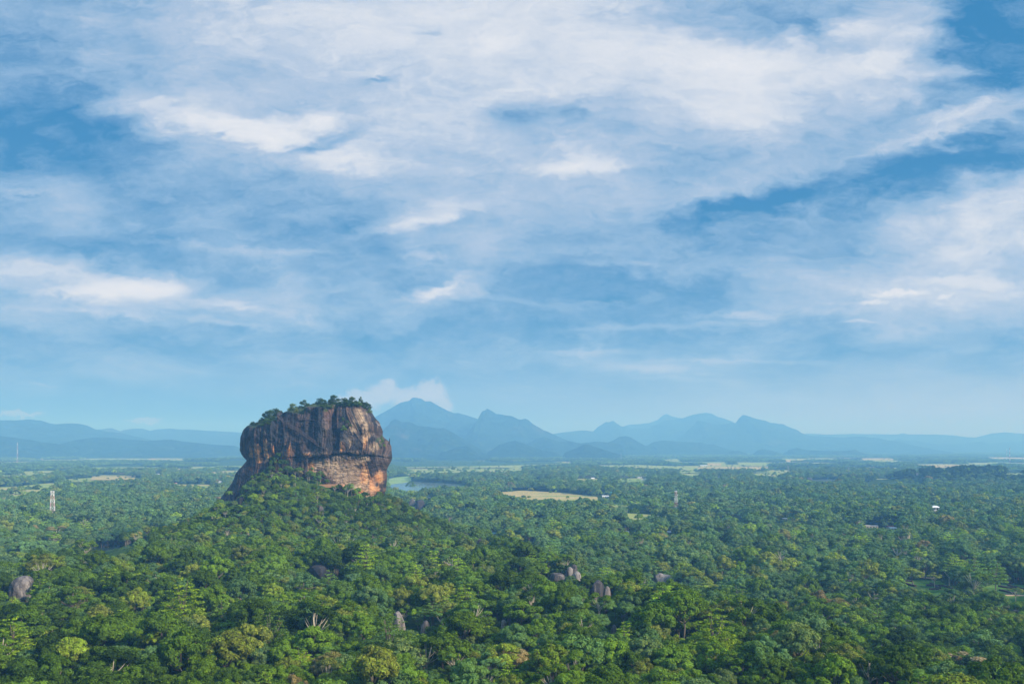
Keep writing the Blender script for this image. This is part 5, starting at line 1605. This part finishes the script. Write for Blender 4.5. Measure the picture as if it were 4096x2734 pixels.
# trees and bushes on the great rock
for i, (kd, cx_, cyb, w_, h_, tint, shd, lab) in enumerate([
    ('bush', 925, 318, 125, 95, .58, 1.1, 'airy pale tree on the rock top west of the dark umbrella tree'),
    ('bush', 1057, 280, 135, 95, .12, .95, 'dark umbrella shaped tree on the rock top'),
    ('bush', 1283, 236, 135, 98, .14, 1.0, 'neat domed tree alone on the rock summit'),
    ('bush', 1442, 226, 145, 108, .10, .9, 'highest ragged dark tree on the rock summit'),
    ('bush', 1400, 250, 100, 90, .08, .8, 'low dark tree under the highest summit tree'),
    ('bush', 1590, 262, 150, 130, .12, .9, 'big dark round tree on the summit east of the highest'),
    ('bush', 1670, 262, 130, 120, .16, .9, 'dark bushy tree joining the big round summit tree'),
    ('bush', 1765, 235, 60, 90, .12, .9, 'slim upright tree near the eastern summit end'),
    ('bush', 1850, 300, 110, 118, .10, .85, 'dark leaning tree at the eastern brow of the rock'),
    ('bush', 1885, 345, 60, 60, .60, 1.0, 'small olive bush hanging off the eastern brow'),
    ('bush', 1745, 255, 70, 60, .72, .9, 'yellowish bush beside the slim upright tree'),
    ('bush', 1520, 275, 120, 75, .14, .85, 'dark thicket below the summit trees'),
    ('bush', 1110, 345, 130, 70, .20, .9, 'green bank of shrubs under the umbrella tree'),
    ('bush', 1330, 285, 170, 50, .30, .9, 'long grassy shrub bank above the middle cliff'),
    ('bush', 730, 410, 110, 115, .12, .9, 'tall dark tree at the head of the stairway'),
    ('bush', 650, 440, 110, 100, .14, .9, 'dense dark tree west of the stairway head'),
    ('bush', 580, 450, 90, 90, .10, .85, 'dark round tree midway down the western brow'),
    ('bush', 700, 480, 120, 80, .22, .85, 'low green scrub in front of the stairway trees'),
    ('bush', 620, 510, 120, 70, .28, .85, 'green scrub patch on the western brow'),
    ('bush', 425, 515, 80, 60, .10, .85, 'westernmost dark bush on the rock brow'),
    ('bush', 500, 505, 90, 50, .62, .85, 'olive bush between the westernmost bushes'),
    ('bush', 1560, 560, 70, 60, .36, 1.2, 'round bright shrub growing in the middle gully'),
    ('bush', 1545, 440, 40, 50, .20, 1.0, 'small shrub high in the gully'),
    ('bush', 1635, 505, 50, 30, .20, 1.1, 'small ledge shrub east of the gully'),
    ('bush', 1605, 465, 40, 34, .20, 1.0, 'little shrub on the upper gully wall'),
    ('bush', 2030, 720, 46, 90, .34, 1.1, 'green shrub on the eastern shoulder of the rock'),
    ('bush', 2062, 760, 36, 40, .74, .9, 'yellow-green shrub on the eastern shoulder'),
    ('bush', 360, 640, 60, 70, .10, .9, 'dark creeper on the western nose of the rock'),
    ('bush', 462, 880, 90, 40, .10, .8, 'dark shrub growing in the western undercut'),
    ('bush', 230, 1205, 50, 40, .66, .9, 'olive shrub on the lower western slab'),
    ('broad', 760, 960, 120, 120, .15, 1.0, 'dark tree pressed against the cliff foot in the middle'),
    ('broad', 830, 1010, 110, 110, .14, 1.0, 'dark tree beside the foot of the lower stairs'),
    ('broad', 690, 1030, 120, 110, .20, 1.0, 'tree at the cliff foot west of the stairs'),
]):
    y0 = rock_y(cx_, cyb)
    sky_cy = float(np.interp(cx_, [q[0] for q in sorted(R_LEFT[:17])], [q[1] for q in sorted(R_LEFT[:17])])) if cx_ < 1190 else float(np.interp(cx_, [q[0] for q in sorted(R_RIGHT[:13])], [q[1] for q in sorted(R_RIGHT[:13])]))
    if cyb < sky_cy + 70 and cx_ > 340 and cyb < 540:
        cyb_ = max(cyb, sky_cy + 6)
        y0 = rock_y(cx_, cyb_) + 2.0
    k = y0 / RD
    x = rx(cx_) * k; z = CAMZ + (rz(cyb) - CAMZ) * k - 0.6
    bg_ = 1.35 if 540 < cx_ < 760 else 1.0
    w = w_ * KC * 1.25 * bg_; h = h_ * KC * 1.18 * bg_
    if kd == 'broad': z -= 0.42 * h; h *= 1.36; w *= 1.1
    m = hi(kd, i)
    nat = {'broad': 12.2, 'open': 12.0, 'umbrella': 15.5, 'bush': 11.5}[kd]
    nm = {'broad': 'broadleaf_tree', 'bush': 'broadleaf_tree', 'open': 'broadleaf_tree', 'umbrella': 'umbrella_tree'}[kd]
    if h_ * KC < 6.5: nm = 'shrub'
    add_tree(nm, m[1], m[2], x, y0 - (0.2 * w if nm == 'shrub' else 0), z, w / nat, h / 13.0, i * 2.1, tint, shd, lab, 'shrub' if nm == 'shrub' else 'tree', 'plants growing on the great rock')


# the close scrub along the brow
rgb_ = random.Random(21)
brow = []
for i in range(78):
    f = rgb_.random()
    cx_ = 370 + 1450 * f
    sk = float(np.interp(cx_, [q[0] for q in sorted(R_LEFT[:17])], [q[1] for q in sorted(R_LEFT[:17])])) if cx_ < 1190 else float(np.interp(cx_, [q[0] for q in sorted(R_RIGHT[:13])], [q[1] for q in sorted(R_RIGHT[:13])]))
    rm = float(np.interp(cx_, [q[0] for q in RIM], [q[1] for q in RIM]))
    dens = 1.0 if (500 < cx_ < 800 or 950 < cx_ < 1750) else 0.45
    if rgb_.random() > dens: continue
    cy_ = sk + 4 + (max(rm - sk, 10)) * rgb_.random() ** 1.3 * 0.9
    wd_ = rgb_.uniform(45, 95); ht_ = rgb_.uniform(30, 62)
    y0 = rock_y(cx_, cy_)
    k = y0 / RD
    m = hi('bush', i)
    x, z = rx(cx_) * k, CAMZ + (rz(cy_) - CAMZ) * k - 0.8
    tt = rgb_.choice([.06, .10, .14, .2, .3, .62])
    add_tree('shrub', m[1], None, x, y0 - 0.6, z, wd_ * KC / 10.0, ht_ * KC / 11.0, i * 1.1, tt, rgb_.uniform(.65, .95), place_words(x, y0, z + 2, tint_word(tt) + ' brow shrub'), 'shrub', 'plants growing on the great rock')

# ------------------------------------------------------------------ the forest
PALM_AREAS = [crop4([(440, 1010), (900, 960), (1500, 960), (2100, 1060), (2349, 1100), (2349, 1190), (2000, 1200), (1300, 1190), (950, 1160), (440, 1130)]),
              crop3([(1650, 1010), (2100, 990), (2110, 1050), (1700, 1080)]), crop5([(0, 1120), (350, 1140), (560, 1180), (560, 1240), (0, 1230)]),
              crop4([(0, 820), (300, 780), (700, 800), (700, 870), (300, 900), (0, 880)])]


def keep_mask(x, y, z, h, kf=1.0):
    ok = np.ones(len(x), dtype=bool)
    u = 2048 + x / y * F4
    vb = HY - (z - CAMZ) / y * F4
    vt = HY - (z + h * 0.9 - CAMZ) / y * F4
    vm_ = (vb + vt) / 2
    rnd = rs.uniform(size=len(x))
    for item in OPEN:
        poly, keep = item[0], item[1]
        xs = [p[0] for p in poly]; ys = [p[1] for p in poly]
        c = (u > min(xs) - 1) & (u < max(xs) + 1) & (vb > min(ys)) & (vt < max(ys))
        if len(item) > 2:
            c &= (y < item[2] + 3) & (y > item[2] * 0.55)
        idx = np.nonzero(c)[0]
        if not len(idx): continue
        hit = inpoly(u[idx], vb[idx], poly) | inpoly(u[idx], vt[idx], poly) | inpoly(u[idx], vm_[idx], poly) | inpoly(u[idx], 0.25 * vt[idx] + 0.75 * vb[idx], poly) | inpoly(u[idx], 0.75 * vt[idx] + 0.25 * vb[idx], poly)
        hit &= rnd[idx] > keep * kf
        ok[idx[hit]] = False
    rpx = 5.5 * h / 12.5 / y * F4
    for item in OPEN:
        if len(item) > 2:
            xs = [p[0] for p in item[0]]; ys = [p[1] for p in item[0]]
            wd = max(xs) - min(xs)
            ok &= ~((u + rpx > min(xs) + 0.05 * wd) & (u - rpx < max(xs) - 0.05 * wd) & (vt < max(ys) - 0.28 * (max(ys) - min(ys))) & (vb > min(ys)) & (y < item[2] + 6) & (y > item[2] * 0.6))
    for a, b, c, d, D in HOUSE_OPEN:
        hit = (u + rpx * 0.7 > a) & (u - rpx * 0.7 < b) & (vt < d) & (vb > c) & (y < D + 8) & (y > D * 0.6)
        ok &= ~hit
    for ex_, ey_, er in EXCL:
        ok &= ((x - ex_) ** 2 + (y - ey_) ** 2) > er * er
    # footprint of the great rock
    sx = np.abs((x + 228) / 88); sy = np.where(y < RD, (RD - y) / 47.0, (y - RD) / 62.0)
    ok &= (sx ** 2.6 + sy ** 2.6) > 1.0
    return ok


def scatter(r0, r1, step, jitter=0.48, wide=0.64):
    ny = int((r1) / step) + 2
    ys = np.arange(max(0, r0 * 0.80), r1 + step, step)
    X, Y = [], []
    for k, yy in enumerate(ys):
        half = yy * wide + 25
        xs = np.arange(-half, half, step) + (k % 2) * step / 2
        X.append(xs); Y.append(np.full(len(xs), yy))
    x = np.concatenate(X); y = np.concatenate(Y)
    x = x + rs.uniform(-jitter, jitter, len(x)) * step; y = y + rs.uniform(-jitter, jitter, len(y)) * step
    R = np.hypot(x, y)
    m = (R >= r0) & (R < r1)
    return x[m], y[m]


def tints(x, y, hill, z):
    n = len(x)
    # species keep together in stands
    r = np.clip(rs.uniform(size=n) * 0.72 + 0.28 * (0.5 + 0.75 * vnoise(x / 38.0, y / 38.0, seed=93)), 0, 0.9999)
    nz = vnoise(x / 60.0, y / 60.0, seed=90) * 0.5 + vnoise(x / 200.0, y / 200.0, seed=91) * 0.5
    t = np.where(r < 0.30, rs.uniform(0.02, 0.20, n), np.where(r < 0.66, rs.uniform(0.22, 0.44, n), np.where(r < 0.77, rs.uniform(0.48, 0.58, n),
        np.where(r < 0.88, rs.uniform(0.60, 0.69, n), np.where(r < 0.945, rs.uniform(0.71, 0.77, n), np.where(r < 0.978, rs.uniform(0.78, 0.84, n), rs.uniform(0.86, 0.96, n)))))))
    # distance haze is put into the leaf colour: bluer trees on the plain
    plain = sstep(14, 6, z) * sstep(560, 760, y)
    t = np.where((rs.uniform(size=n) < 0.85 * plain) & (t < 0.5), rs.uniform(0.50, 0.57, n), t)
    # stands of the same green lie together
    t = np.where((t < 0.5), np.clip(t + nz * 0.16, 0, 0.5), t)
    return t


fx, fy, fk, fs, fsz, fr, ft, fsh = [], [], [], [], [], [], [], []
PROM = []
def push(x, y, z, k, s, sz, t, sh):
    fx.append(np.stack([x, y, z], -1)); fk.append(k); fs.append(s); fsz.append(sz)
    fr.append(rs.uniform(0, 2 * PI, len(x))); ft.append(t); fsh.append(sh)


# near and middle distance: every tree on its own
for r0, r1, st in ((285, 1350, 6.0), (1350, 2600, 8.6), (2600, 4200, 10.5)):
    x, y = scatter(r0, r1, st)
    z = ground_z(x, y)
    n = len(x)
    rr_ = np.hypot(x - CX, (y - CY) / 1.4)
    hill = sstep(300, 120, rr_)
    plain_haze = sstep(14, 6, z) * sstep(560, 900, y)
    s = np.exp(rs.normal(-0.04 if r0 < 300 else 0.08, 0.30, n)) * (1 - 0.33 * hill) * (1.08 if r0 > 300 else 1.0)
    s = s * (1 + 0.25 * np.maximum(0, vnoise(x / 90.0, y / 90.0, seed=92)))
    s = np.clip(s, 0.40, 1.9 - 0.95 * hill)
    u = 2048 + x / y * F4; vb = HY - (z - CAMZ) / y * F4
    palm = np.zeros(n, dtype=bool)
    for pa in PALM_AREAS:
        palm |= inpoly(u, vb, pa)
    palm &= rs.uniform(size=n) < 0.72
    palm |= (rs.uniform(size=n) < 0.006) & (y > 900)
    ok = keep_mask(x, y, z, 12.5 * s, 0.1 if r0 > 2000 else 0.5)
    # big crowns crowd out their neighbours a little
    ok &= rs.uniform(size=n) > (0.04 if r0 > 300 else 0.04 + 0.26 * (1 - hill))
    kind = rs.uniform(size=n)
    if r0 < 1350:
        br = np.array([k for kd, k in IDX_HI if kd == 'broad']); op = np.array([k for kd, k in IDX_HI if kd == 'open'])
        um = np.array([k for kd, k in IDX_HI if kd == 'umbrella']); ti = np.array([k for kd, k in IDX_HI if kd == 'tiered'])
        k = br[rs.randint(0, len(br), n)]
        k = np.where(kind > 0.80, op[rs.randint(0, len(op), n)], k)
        k = np.where(kind > 0.90, um[rs.randint(0, len(um), n)], k)
        k = np.where(kind > 0.965, ti[rs.randint(0, len(ti), n)], k)
        k = np.where(kind > 0.9996, np.array(IDX_BARE)[rs.randint(0, len(IDX_BARE), n)], k)
    else:
        k = np.array(IDX_MID)[rs.randint(0, len(IDX_MID), n)]
    k = np.where(palm, np.array(IDX_PALM)[rs.randint(0, len(IDX_PALM), n)], k)
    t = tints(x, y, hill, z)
    knoll = np.exp(-(((x - 1500) / 420) ** 2 + ((y - 2830) / 260) ** 2) ** 2)
    t = np.where(palm, rs.uniform(0.40, 0.58, n), t)
    t = np.where(rs.uniform(size=n) < knoll, np.minimum(t, rs.uniform(0.02, 0.2, n)), t)
    isti = (kind > 0.965) & ~palm
    t = np.where((t > 0.70) & (t < 0.86) & (s > 0.95), rs.uniform(0.28, 0.44, n), t)
    t = np.where(isti, rs.choice([0.44, 0.46, 0.73, 0.75], n), t)
    s = np.where(palm, rs.uniform(0.85, 1.15, n), s)
    sz = s * rs.uniform(0.85, 1.18, n)
    sh = rs.uniform(0.78, 1.30, n) * (1 + 0.28 * plain_haze) * (1 + 0.06 * (1 - plain_haze))  # leaf colour lightened on the plain, imitating distance haze
    x, y, z, k, s, sz, t, sh = (a[ok] for a in (x, y, z, k, s, sz, t, sh))
    if r0 < 300:
        # which of them show largest: these become objects of their own
        u = 2048 + x / y * F4; vc = HY - (z + 9 * sz - CAMZ) / y * F4
        inn = (u > 20) & (u < 4076) & (vc < 2715)
        score = np.where(inn, s / y, -1)
        near = np.where(inn, y, 1e9)
        prom = np.zeros(len(x), dtype=bool)
        for ks, lim in (([int(q) for kd, q in IDX_HI if kd in ('broad', 'open')], 262), ([int(q) for kd, q in IDX_HI if kd == 'umbrella'], 70), ([int(q) for kd, q in IDX_HI if kd == 'tiered'], 60), (IDX_BARE, 0)):
            idx = np.nonzero(np.isin(k, ks) & inn)[0]
            idx = idx[np.argsort(y[idx] / np.clip(s[idx], 0.6, 1.5))][:lim]
            prom[idx] = True
        for i in np.nonzero(prom)[0]:
            PROM.append((int(k[i]), x[i], y[i], z[i], s[i], sz[i], t[i], sh[i]))
        keep = ~prom
        x, y, z, k, s, sz, t, sh = (a[keep] for a in (x, y, z, k, s, sz, t, sh))
    elif r0 < 1400:
        pk = np.nonzero(np.isin(k, IDX_PALM))[0]
        pk = pk[np.argsort(y[pk])][:150]
        for i in pk:
            PROM.append((int(k[i]), x[i], y[i], z[i], s[i], sz[i], t[i], sh[i]))
        keep = np.ones(len(x), dtype=bool); keep[pk] = False
        x, y, z, k, s, sz, t, sh = (a[keep] for a in (x, y, z, k, s, sz, t, sh))
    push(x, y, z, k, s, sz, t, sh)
# far woods: groves of trees
for r0, r1, st in ((4200, 7800, 30.0), (7800, 15000, 42.0)):
    x, y = scatter(r0, r1, st, 0.5)
    z = ground_z(x, y)
    n = len(x)
    s = (st / 34.0) * rs.uniform(0.85, 1.2, n)
    ok = keep_mask(x, y, z, 13.0, 0.1)
    for ox, oy in ((-16, -18), (16, -18), (0, 20)):
        ok &= keep_mask(x + ox, y + oy, z, 15.0, 0.2)
    ok &= rs.uniform(size=n) > 0.05
    # clearings of farmland between the groves
    cl_ = vnoise(x / 420.0, y / 900.0, seed=95) + 0.5 * vnoise(x / 150.0, y / 400.0, seed=96)
    ok &= ~((cl_ > 0.62) & (rs.uniform(size=n) < 0.75))
    k = np.array(IDX_GROVE)[rs.randint(0, len(IDX_GROVE), n)]
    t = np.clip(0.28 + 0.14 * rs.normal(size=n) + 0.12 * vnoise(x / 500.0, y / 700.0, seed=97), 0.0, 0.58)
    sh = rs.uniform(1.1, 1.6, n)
    sz = rs.uniform(0.8, 1.15, n)
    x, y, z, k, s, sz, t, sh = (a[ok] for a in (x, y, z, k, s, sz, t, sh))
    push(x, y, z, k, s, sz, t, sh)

# lone trees left standing in the farmland
x, y = scatter(3000, 9000, 46.0, 0.5)
z = ground_z(x, y)
u = 2048 + x / y * F4; vb = HY - (z - CAMZ) / y * F4
isin = np.zeros(len(x), dtype=bool)
for item in OPEN:
    if item[1] > 0.01: isin |= inpoly(u, vb, item[0])
isin &= rs.uniform(size=len(x)) < 0.20
x, y, z = x[isin], y[isin], z[isin]
n = len(x)
s = rs.uniform(0.45, 1.0, n)
push(x, y, z, np.array(IDX_MID)[rs.randint(0, len(IDX_MID), n)], s, s * rs.uniform(0.8, 1.1, n), rs.uniform(0.05, 0.5, n), rs.uniform(0.8, 1.2, n))

P_ = np.concatenate(fx)
K_ = np.concatenate(fk); S_ = np.concatenate(fs); SZ_ = np.concatenate(fsz); R_ = np.concatenate(fr); T_ = np.concatenate(ft); SH_ = np.concatenate(fsh)
me = bpy.data.meshes.new('forest')
me.vertices.add(len(P_)); me.vertices.foreach_set('co', P_.astype(np.float32).ravel())
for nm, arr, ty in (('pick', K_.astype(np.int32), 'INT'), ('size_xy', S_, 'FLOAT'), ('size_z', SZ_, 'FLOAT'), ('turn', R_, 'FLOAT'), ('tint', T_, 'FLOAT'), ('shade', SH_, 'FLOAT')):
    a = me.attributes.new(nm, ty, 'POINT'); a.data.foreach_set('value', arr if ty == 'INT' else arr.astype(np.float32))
forest = link('forest', me)
tag(forest, 'unbroken green jungle canopy from the hill to the horizon', 'forest', kind='stuff')
ng = bpy.data.node_groups.new('forest', 'GeometryNodeTree')
ng.interface.new_socket('Geometry', in_out='INPUT', socket_type='NodeSocketGeometry')
ng.interface.new_socket('Geometry', in_out='OUTPUT', socket_type='NodeSocketGeometry')
gi = ng.nodes.new('NodeGroupInput'); go = ng.nodes.new('NodeGroupOutput')
ip = ng.nodes.new('GeometryNodeInstanceOnPoints')
ci = ng.nodes.new('GeometryNodeCollectionInfo')
ci.inputs['Collection'].default_value = SRC
ci.inputs['Separate Children'].default_value = True
ci.inputs['Reset Children'].default_value = True
ip.inputs['Pick Instance'].default_value = True
def ga(nm, ty):
    a = ng.nodes.new('GeometryNodeInputNamedAttribute'); a.data_type = ty; a.inputs['Name'].default_value = nm
    return a.outputs['Attribute']
cx1 = ng.nodes.new('ShaderNodeCombineXYZ'); cx2 = ng.nodes.new('ShaderNodeCombineXYZ')
sxy = ga('size_xy', 'FLOAT')
ng.links.new(sxy, cx1.inputs[0]); ng.links.new(sxy, cx1.inputs[1]); ng.links.new(ga('size_z', 'FLOAT'), cx1.inputs[2])
ng.links.new(ga('turn', 'FLOAT'), cx2.inputs[2])
ng.links.new(gi.outputs[0], ip.inputs['Points'])
ng.links.new(ci.outputs[0], ip.inputs['Instance'])
ng.links.new(ga('pick', 'INT'), ip.inputs['Instance Index'])
ng.links.new(cx2.outputs[0], ip.inputs['Rotation'])
ng.links.new(cx1.outputs[0], ip.inputs['Scale'])
ng.links.new(ip.outputs[0], go.inputs[0])
md = forest.modifiers.new('forest', 'NODES'); md.node_group = ng
print('forest', len(P_), 'single', len(PROM))

kind_of_idx = {k: ('hi', i) for i, (kd, k) in enumerate(IDX_HI)}
for i, k in enumerate(IDX_PALM): kind_of_idx[k] = ('palm', i)
for i, k in enumerate(IDX_BARE): kind_of_idx[k] = ('bare', i)
PROM.sort(key=lambda p: p[2])
for (k, x, y, z, s, sz, t, sh) in PROM:
    ty, i = kind_of_idx[k]
    rot = (x * 13.7 + y * 7.1) % (2 * PI)
    big = 'small' if s < 0.75 else ('large' if s > 1.2 else 'middling')
    if ty == 'hi':
        kd, cm, tm = HI[i]
        nm = {'broad': 'broadleaf_tree', 'open': 'broadleaf_tree', 'umbrella': 'umbrella_tree', 'tiered': 'tiered_tree'}[kd]
        lead = '%s %s %s' % (big, tint_word(t), {'broad': 'round tree', 'open': 'airy tree', 'umbrella': 'flat-topped tree', 'tiered': 'tiered tree'}[kd])
        add_tree(nm, cm, tm, x, y, z, s, sz, rot, t, sh, place_words(x, y, z + 9 * sz, lead), 'tree', 'single trees in the nearest part of the forest')
    elif ty == 'palm':
        add_tree('palm_tree', PALM[i][0], PALM[i][1], x, y, z, s, sz, rot, t, sh, place_words(x, y, z + 12 * sz, 'feathery coconut palm'), 'palm tree', 'coconut palms in the groves of the plain')
    else:
        tr = empty('bare_tree', (x, y, z), rot, (s, s, sz))
        tag(tr, place_words(x, y, z + 8 * sz, '%s bare branched tree' % big), 'tree', 'leafless trees')
        link('trunk', BARE[i], tr)

# ------------------------------------------------------------------ stairway on the cliff
M_IRON = mat_simple('rusty_iron', (0.085, 0.060, 0.058), 0.8, 0.8)
M_STEP = mat_simple('worn_steps', (0.20, 0.14, 0.11), 0.85, 0.8)


def on_rock(cx_, cy_, off):
    y0 = rock_y(cx_, cy_) - off
    k = y0 / RD
    return Vector((rx(cx_) * k, y0, CAMZ + (rz(cy_) - CAMZ) * k))


def walkway(pts, label, width=2.2, cover=True, steps=False):
    P = []
    for i in range(len(pts) - 1):
        for t in np.linspace(0, 1, 9)[:-1]:
            P.append((pts[i][0] + (pts[i + 1][0] - pts[i][0]) * t, pts[i][1] + (pts[i + 1][1] - pts[i][1]) * t))
    P.append(pts[-1])
    W = [on_rock(a, b, width * 0.5) for a, b in P]
    ys = [w.y for w in W]
    ys = [min(ys[max(0, i - 5):i + 6]) for i in range(len(ys))]
    W = [Vector((w.x, yy, w.z)) for w, yy in zip(W, ys)]
    root = empty('stairway', tuple(W[0])); tag(root, label, 'stairway')
    o0 = W[0]
    deck = MB(); rail = MB(); net = MB()
    for i in range(len(W) - 1):
        a, b = W[i] - o0, W[i + 1] - o0
        d = (b - a)
        ang = math.atan2(d.y, d.x) if abs(d.x) + abs(d.y) > .2 else 0
        n = max(1, int(abs(d.z) / 0.25)) if steps or abs(d.z) > 0.3 else 1
        for q in range(n):
            c = a.lerp(b, (q + 0.5) / n)
            deck.box((c.x, c.y, c.z - 0.1), (max(0.35, math.hypot(d.x, d.y) / n * 1.02), width, 0.14), 0, ang)
        off = Vector((0, -width / 2, 0))
        for h in (0.5, 1.05):
            rail.tube([a + off + Vector((0, 0, h)), b + off + Vector((0, 0, h))], 0.05, 4)
        rail.tube([a + off, a + off + Vector((0, 0, 1.1))], 0.06, 4)
        if cover:
            for h in (1.7, 2.3, 2.9):
                net.tube([a + off + Vector((0, 0.1 * h, h)), b + off + Vector((0, 0.1 * h, h))], 0.08, 4)
            for q in range(3):
                c = a.lerp(b, q / 3)
                net.tube([c + off + Vector((0, 0, 1.1)), c + off + Vector((0, 0.4, 3.0)), c + Vector((0, width / 2, 3.3))], 0.09, 4)
    deck.build('steps', M_STEP, root); rail.build('railing', M_IRON, root)
    if cover:
        net.build('netting', M_IRON, root)
    return W


walkway([(792, 500), (900, 535), (1000, 587), (1100, 660), (1180, 722), (1252, 772)], 'netted iron stairway slanting down across the cliff face', 2.2, True)
walkway([(797, 352), (797, 420), (794, 486)], 'steep upper stair reaching the rock brow beside dark trees', 1.8, True, True)
walkway([(1230, 800), (1190, 832), (1130, 870), (1098, 892)], 'dark lower stair stepping down beneath the netted stairway', 1.8, False, True)
walkway([(1094, 895), (1093, 950), (1098, 1010)], 'steep lowest stair crowded with climbers', 1.8, False, True)

# ------------------------------------------------------------------ climbers
def skin_mesh(name, verts, edges, rads, mats, root=0, levels=1):
    me = bpy.data.meshes.new(name + '_cage')
    me.from_pydata(verts, edges, [])
    o = bpy.data.objects.new(name + '_cage', me)
    COL.objects.link(o)
    o.modifiers.new('s', 'SKIN')
    for v, r in zip(me.skin_vertices[0].data, rads):
        v.radius = (r, r) if not isinstance(r, tuple) else r
    me.skin_vertices[0].data[root].use_root = True
    o.modifiers.new('d', 'SUBSURF').levels = levels
    dg = bpy.context.evaluated_depsgraph_get()
    out = bpy.data.meshes.new_from_object(o.evaluated_get(dg), depsgraph=dg)
    out.name = name
    out.materials.clear()
    for m in mats: out.materials.append(m)
    bpy.data.objects.remove(o)
    return out


M_SKIN = mat_simple('skin', (0.32, 0.17, 0.10), 0.6, 3)
M_HAIR = mat_simple('hair', (0.02, 0.015, 0.012), 0.6, 3)
M_DENIM = mat_simple('dark_trousers', (0.05, 0.06, 0.10), 0.9, 3)
bodyV = [(0, 0, 0.95), (0, 0, 1.15), (0, 0, 1.38), (0, 0, 1.50), (0, -.02, 1.62), (0, -.02, 1.72),
         (.19, 0, 1.40), (.27, .03, 1.15), (.29, -.10, .92), (.29, -.14, .84), (-.19, 0, 1.40), (-.27, -.02, 1.15), (-.27, -.16, .97), (-.26, -.22, .90),
         (.10, 0, .90), (.12, -.10, .50), (.12, .02, .09), (.12, -.14, .04), (-.10, 0, .90), (-.12, -.22, .56), (-.12, -.12, .20), (-.12, -.28, .16)]
bodyE = [(0, 1), (1, 2), (2, 3), (3, 4), (4, 5), (2, 6), (6, 7), (7, 8), (8, 9), (2, 10), (10, 11), (11, 12), (12, 13), (0, 14), (14, 15), (15, 16), (16, 17), (0, 18), (18, 19), (19, 20), (20, 21)]
bodyR = [.14, .13, .15, .06, .095, .07, .065, .05, .038, .035, .065, .05, .038, .035, .095, .07, .045, .04, .095, .07, .045, .04]
BODY = skin_mesh('person', bodyV, bodyE, bodyR, [M_SKIN])
SHIRT_V = [(0, 0, 0.92), (0, 0, 1.15), (0, 0, 1.40), (.19, 0, 1.41), (.25, .02, 1.24), (-.19, 0, 1.41), (-.25, 0, 1.24)]
SHIRT = skin_mesh('shirt', SHIRT_V, [(0, 1), (1, 2), (2, 3), (3, 4), (2, 5), (5, 6)], [.17, .16, .17, .085, .08, .085, .08], [M_WHITEW])
TRV = [(0, 0, .96), (.10, 0, .88), (.12, -.10, .50), (.12, .02, .14), (-.10, 0, .88), (-.12, -.22, .56), (-.12, -.12, .25)]
TROUS = skin_mesh('trousers', TRV, [(0, 1), (1, 2), (2, 3), (0, 4), (4, 5), (5, 6)], [.16, .115, .085, .065, .115, .085, .065], [M_DENIM])
HAIR = skin_mesh('hair', [(0, .02, 1.68), (0, .01, 1.76)], [(0, 1)], [.10, .075], [M_HAIR])
for i, (cx_, cy_, colr_, lab) in enumerate([
    (793, 478, (.75, .65, .10), 'person in a yellow shirt at the head of the netted stairway'),
    (1240, 768, (.80, .74, .55), 'person in a cream shirt at the lower end of the netted stairway'),
    (1190, 830, (.05, .40, .25), 'person in a green shirt on the dark lower stair'),
    (1147, 858, (.75, .75, .80), 'person in pale clothes climbing below the green-shirted one'),
    (1125, 872, (.70, .60, .75), 'person in lilac climbing the dark lower stair'),
    (1096, 897, (.65, .35, .45), 'person in a pink shirt at the turn of the stairs'),
    (1090, 914, (.85, .85, .85), 'person in white right below the one in pink'),
    (1093, 930, (.85, .80, .85), 'second person in white below the turn of the stairs'),
    (1096, 946, (.80, .78, .60), 'person in a cream top midway down the lowest stair'),
    (1094, 962, (.85, .85, .88), 'third person in white, midway down the lowest stair'),
    (1099, 982, (.10, .18, .55), 'person in a blue shirt near the bottom of the stair'),
    (1114, 994, (.65, .70, .08), 'person in lime yellow at the very bottom of the stair'),
]):
    p = on_rock(cx_, cy_, 1.3)
    root = link('person', BODY); root.location = p + Vector((0, 0, 0.0)); root.rotation_euler = (0, 0, 2.0 + 0.6 * math.sin(i * 2.3))
    tag(root, lab, 'person', 'climbers on the cliff stairs')
    m = mat_simple('cloth', colr_, 0.85, 4)
    sh_ = SHIRT.copy(); sh_.materials[0] = m
    for nm, mm in (('shirt', sh_), ('trousers', TROUS), ('hair', HAIR)):
        link(nm, mm, root)

# thin splinter of rock on the eastern shoulder
mb = MB()
p0 = Vector((rx(2128), RD - 4, rz(735)))
mb.tube([(0, 0, -2), (0.2, 0, 1.5), (0.5, 0, 4.0), (0.7, 0, 6.6)], [1.0, 0.8, 0.55, 0.12], 7)
o = mb.build('rock_splinter', M_BOULDER); o.location = p0; o['tint'] = 0.3
tag(o, 'thin upright splinter of stone on the eastern shoulder of the great rock', 'rock')

# ------------------------------------------------------------------ haze
HZ_TOP = 740.0
mb = MB()
mb.box((0, 10500, (HZ_TOP - 7) / 2), (46000, 34000, HZ_TOP + 7))
m = bpy.data.materials.new('haze'); m.use_nodes = True
T = NT(m.node_tree)
out = T.n('ShaderNodeOutputMaterial')
vp = T.n('ShaderNodeVolumePrincipled')
vp.inputs['Color'].default_value = (0.20, 0.51, 1.0, 1)
vp.inputs['Absorption Color'].default_value = (0.66, 0.66, 1, 1)     # thin air only scatters, blue most
vp.inputs['Density'].default_value = 1.60e-4
vp.inputs['Anisotropy'].default_value = 0.0
T.l(vp.outputs[0], out.inputs['Volume'])
hz = mb.build('haze', m)
tag(hz, kind='stuff')
hz['label'] = 'pale blue haze filling the whole valley air'
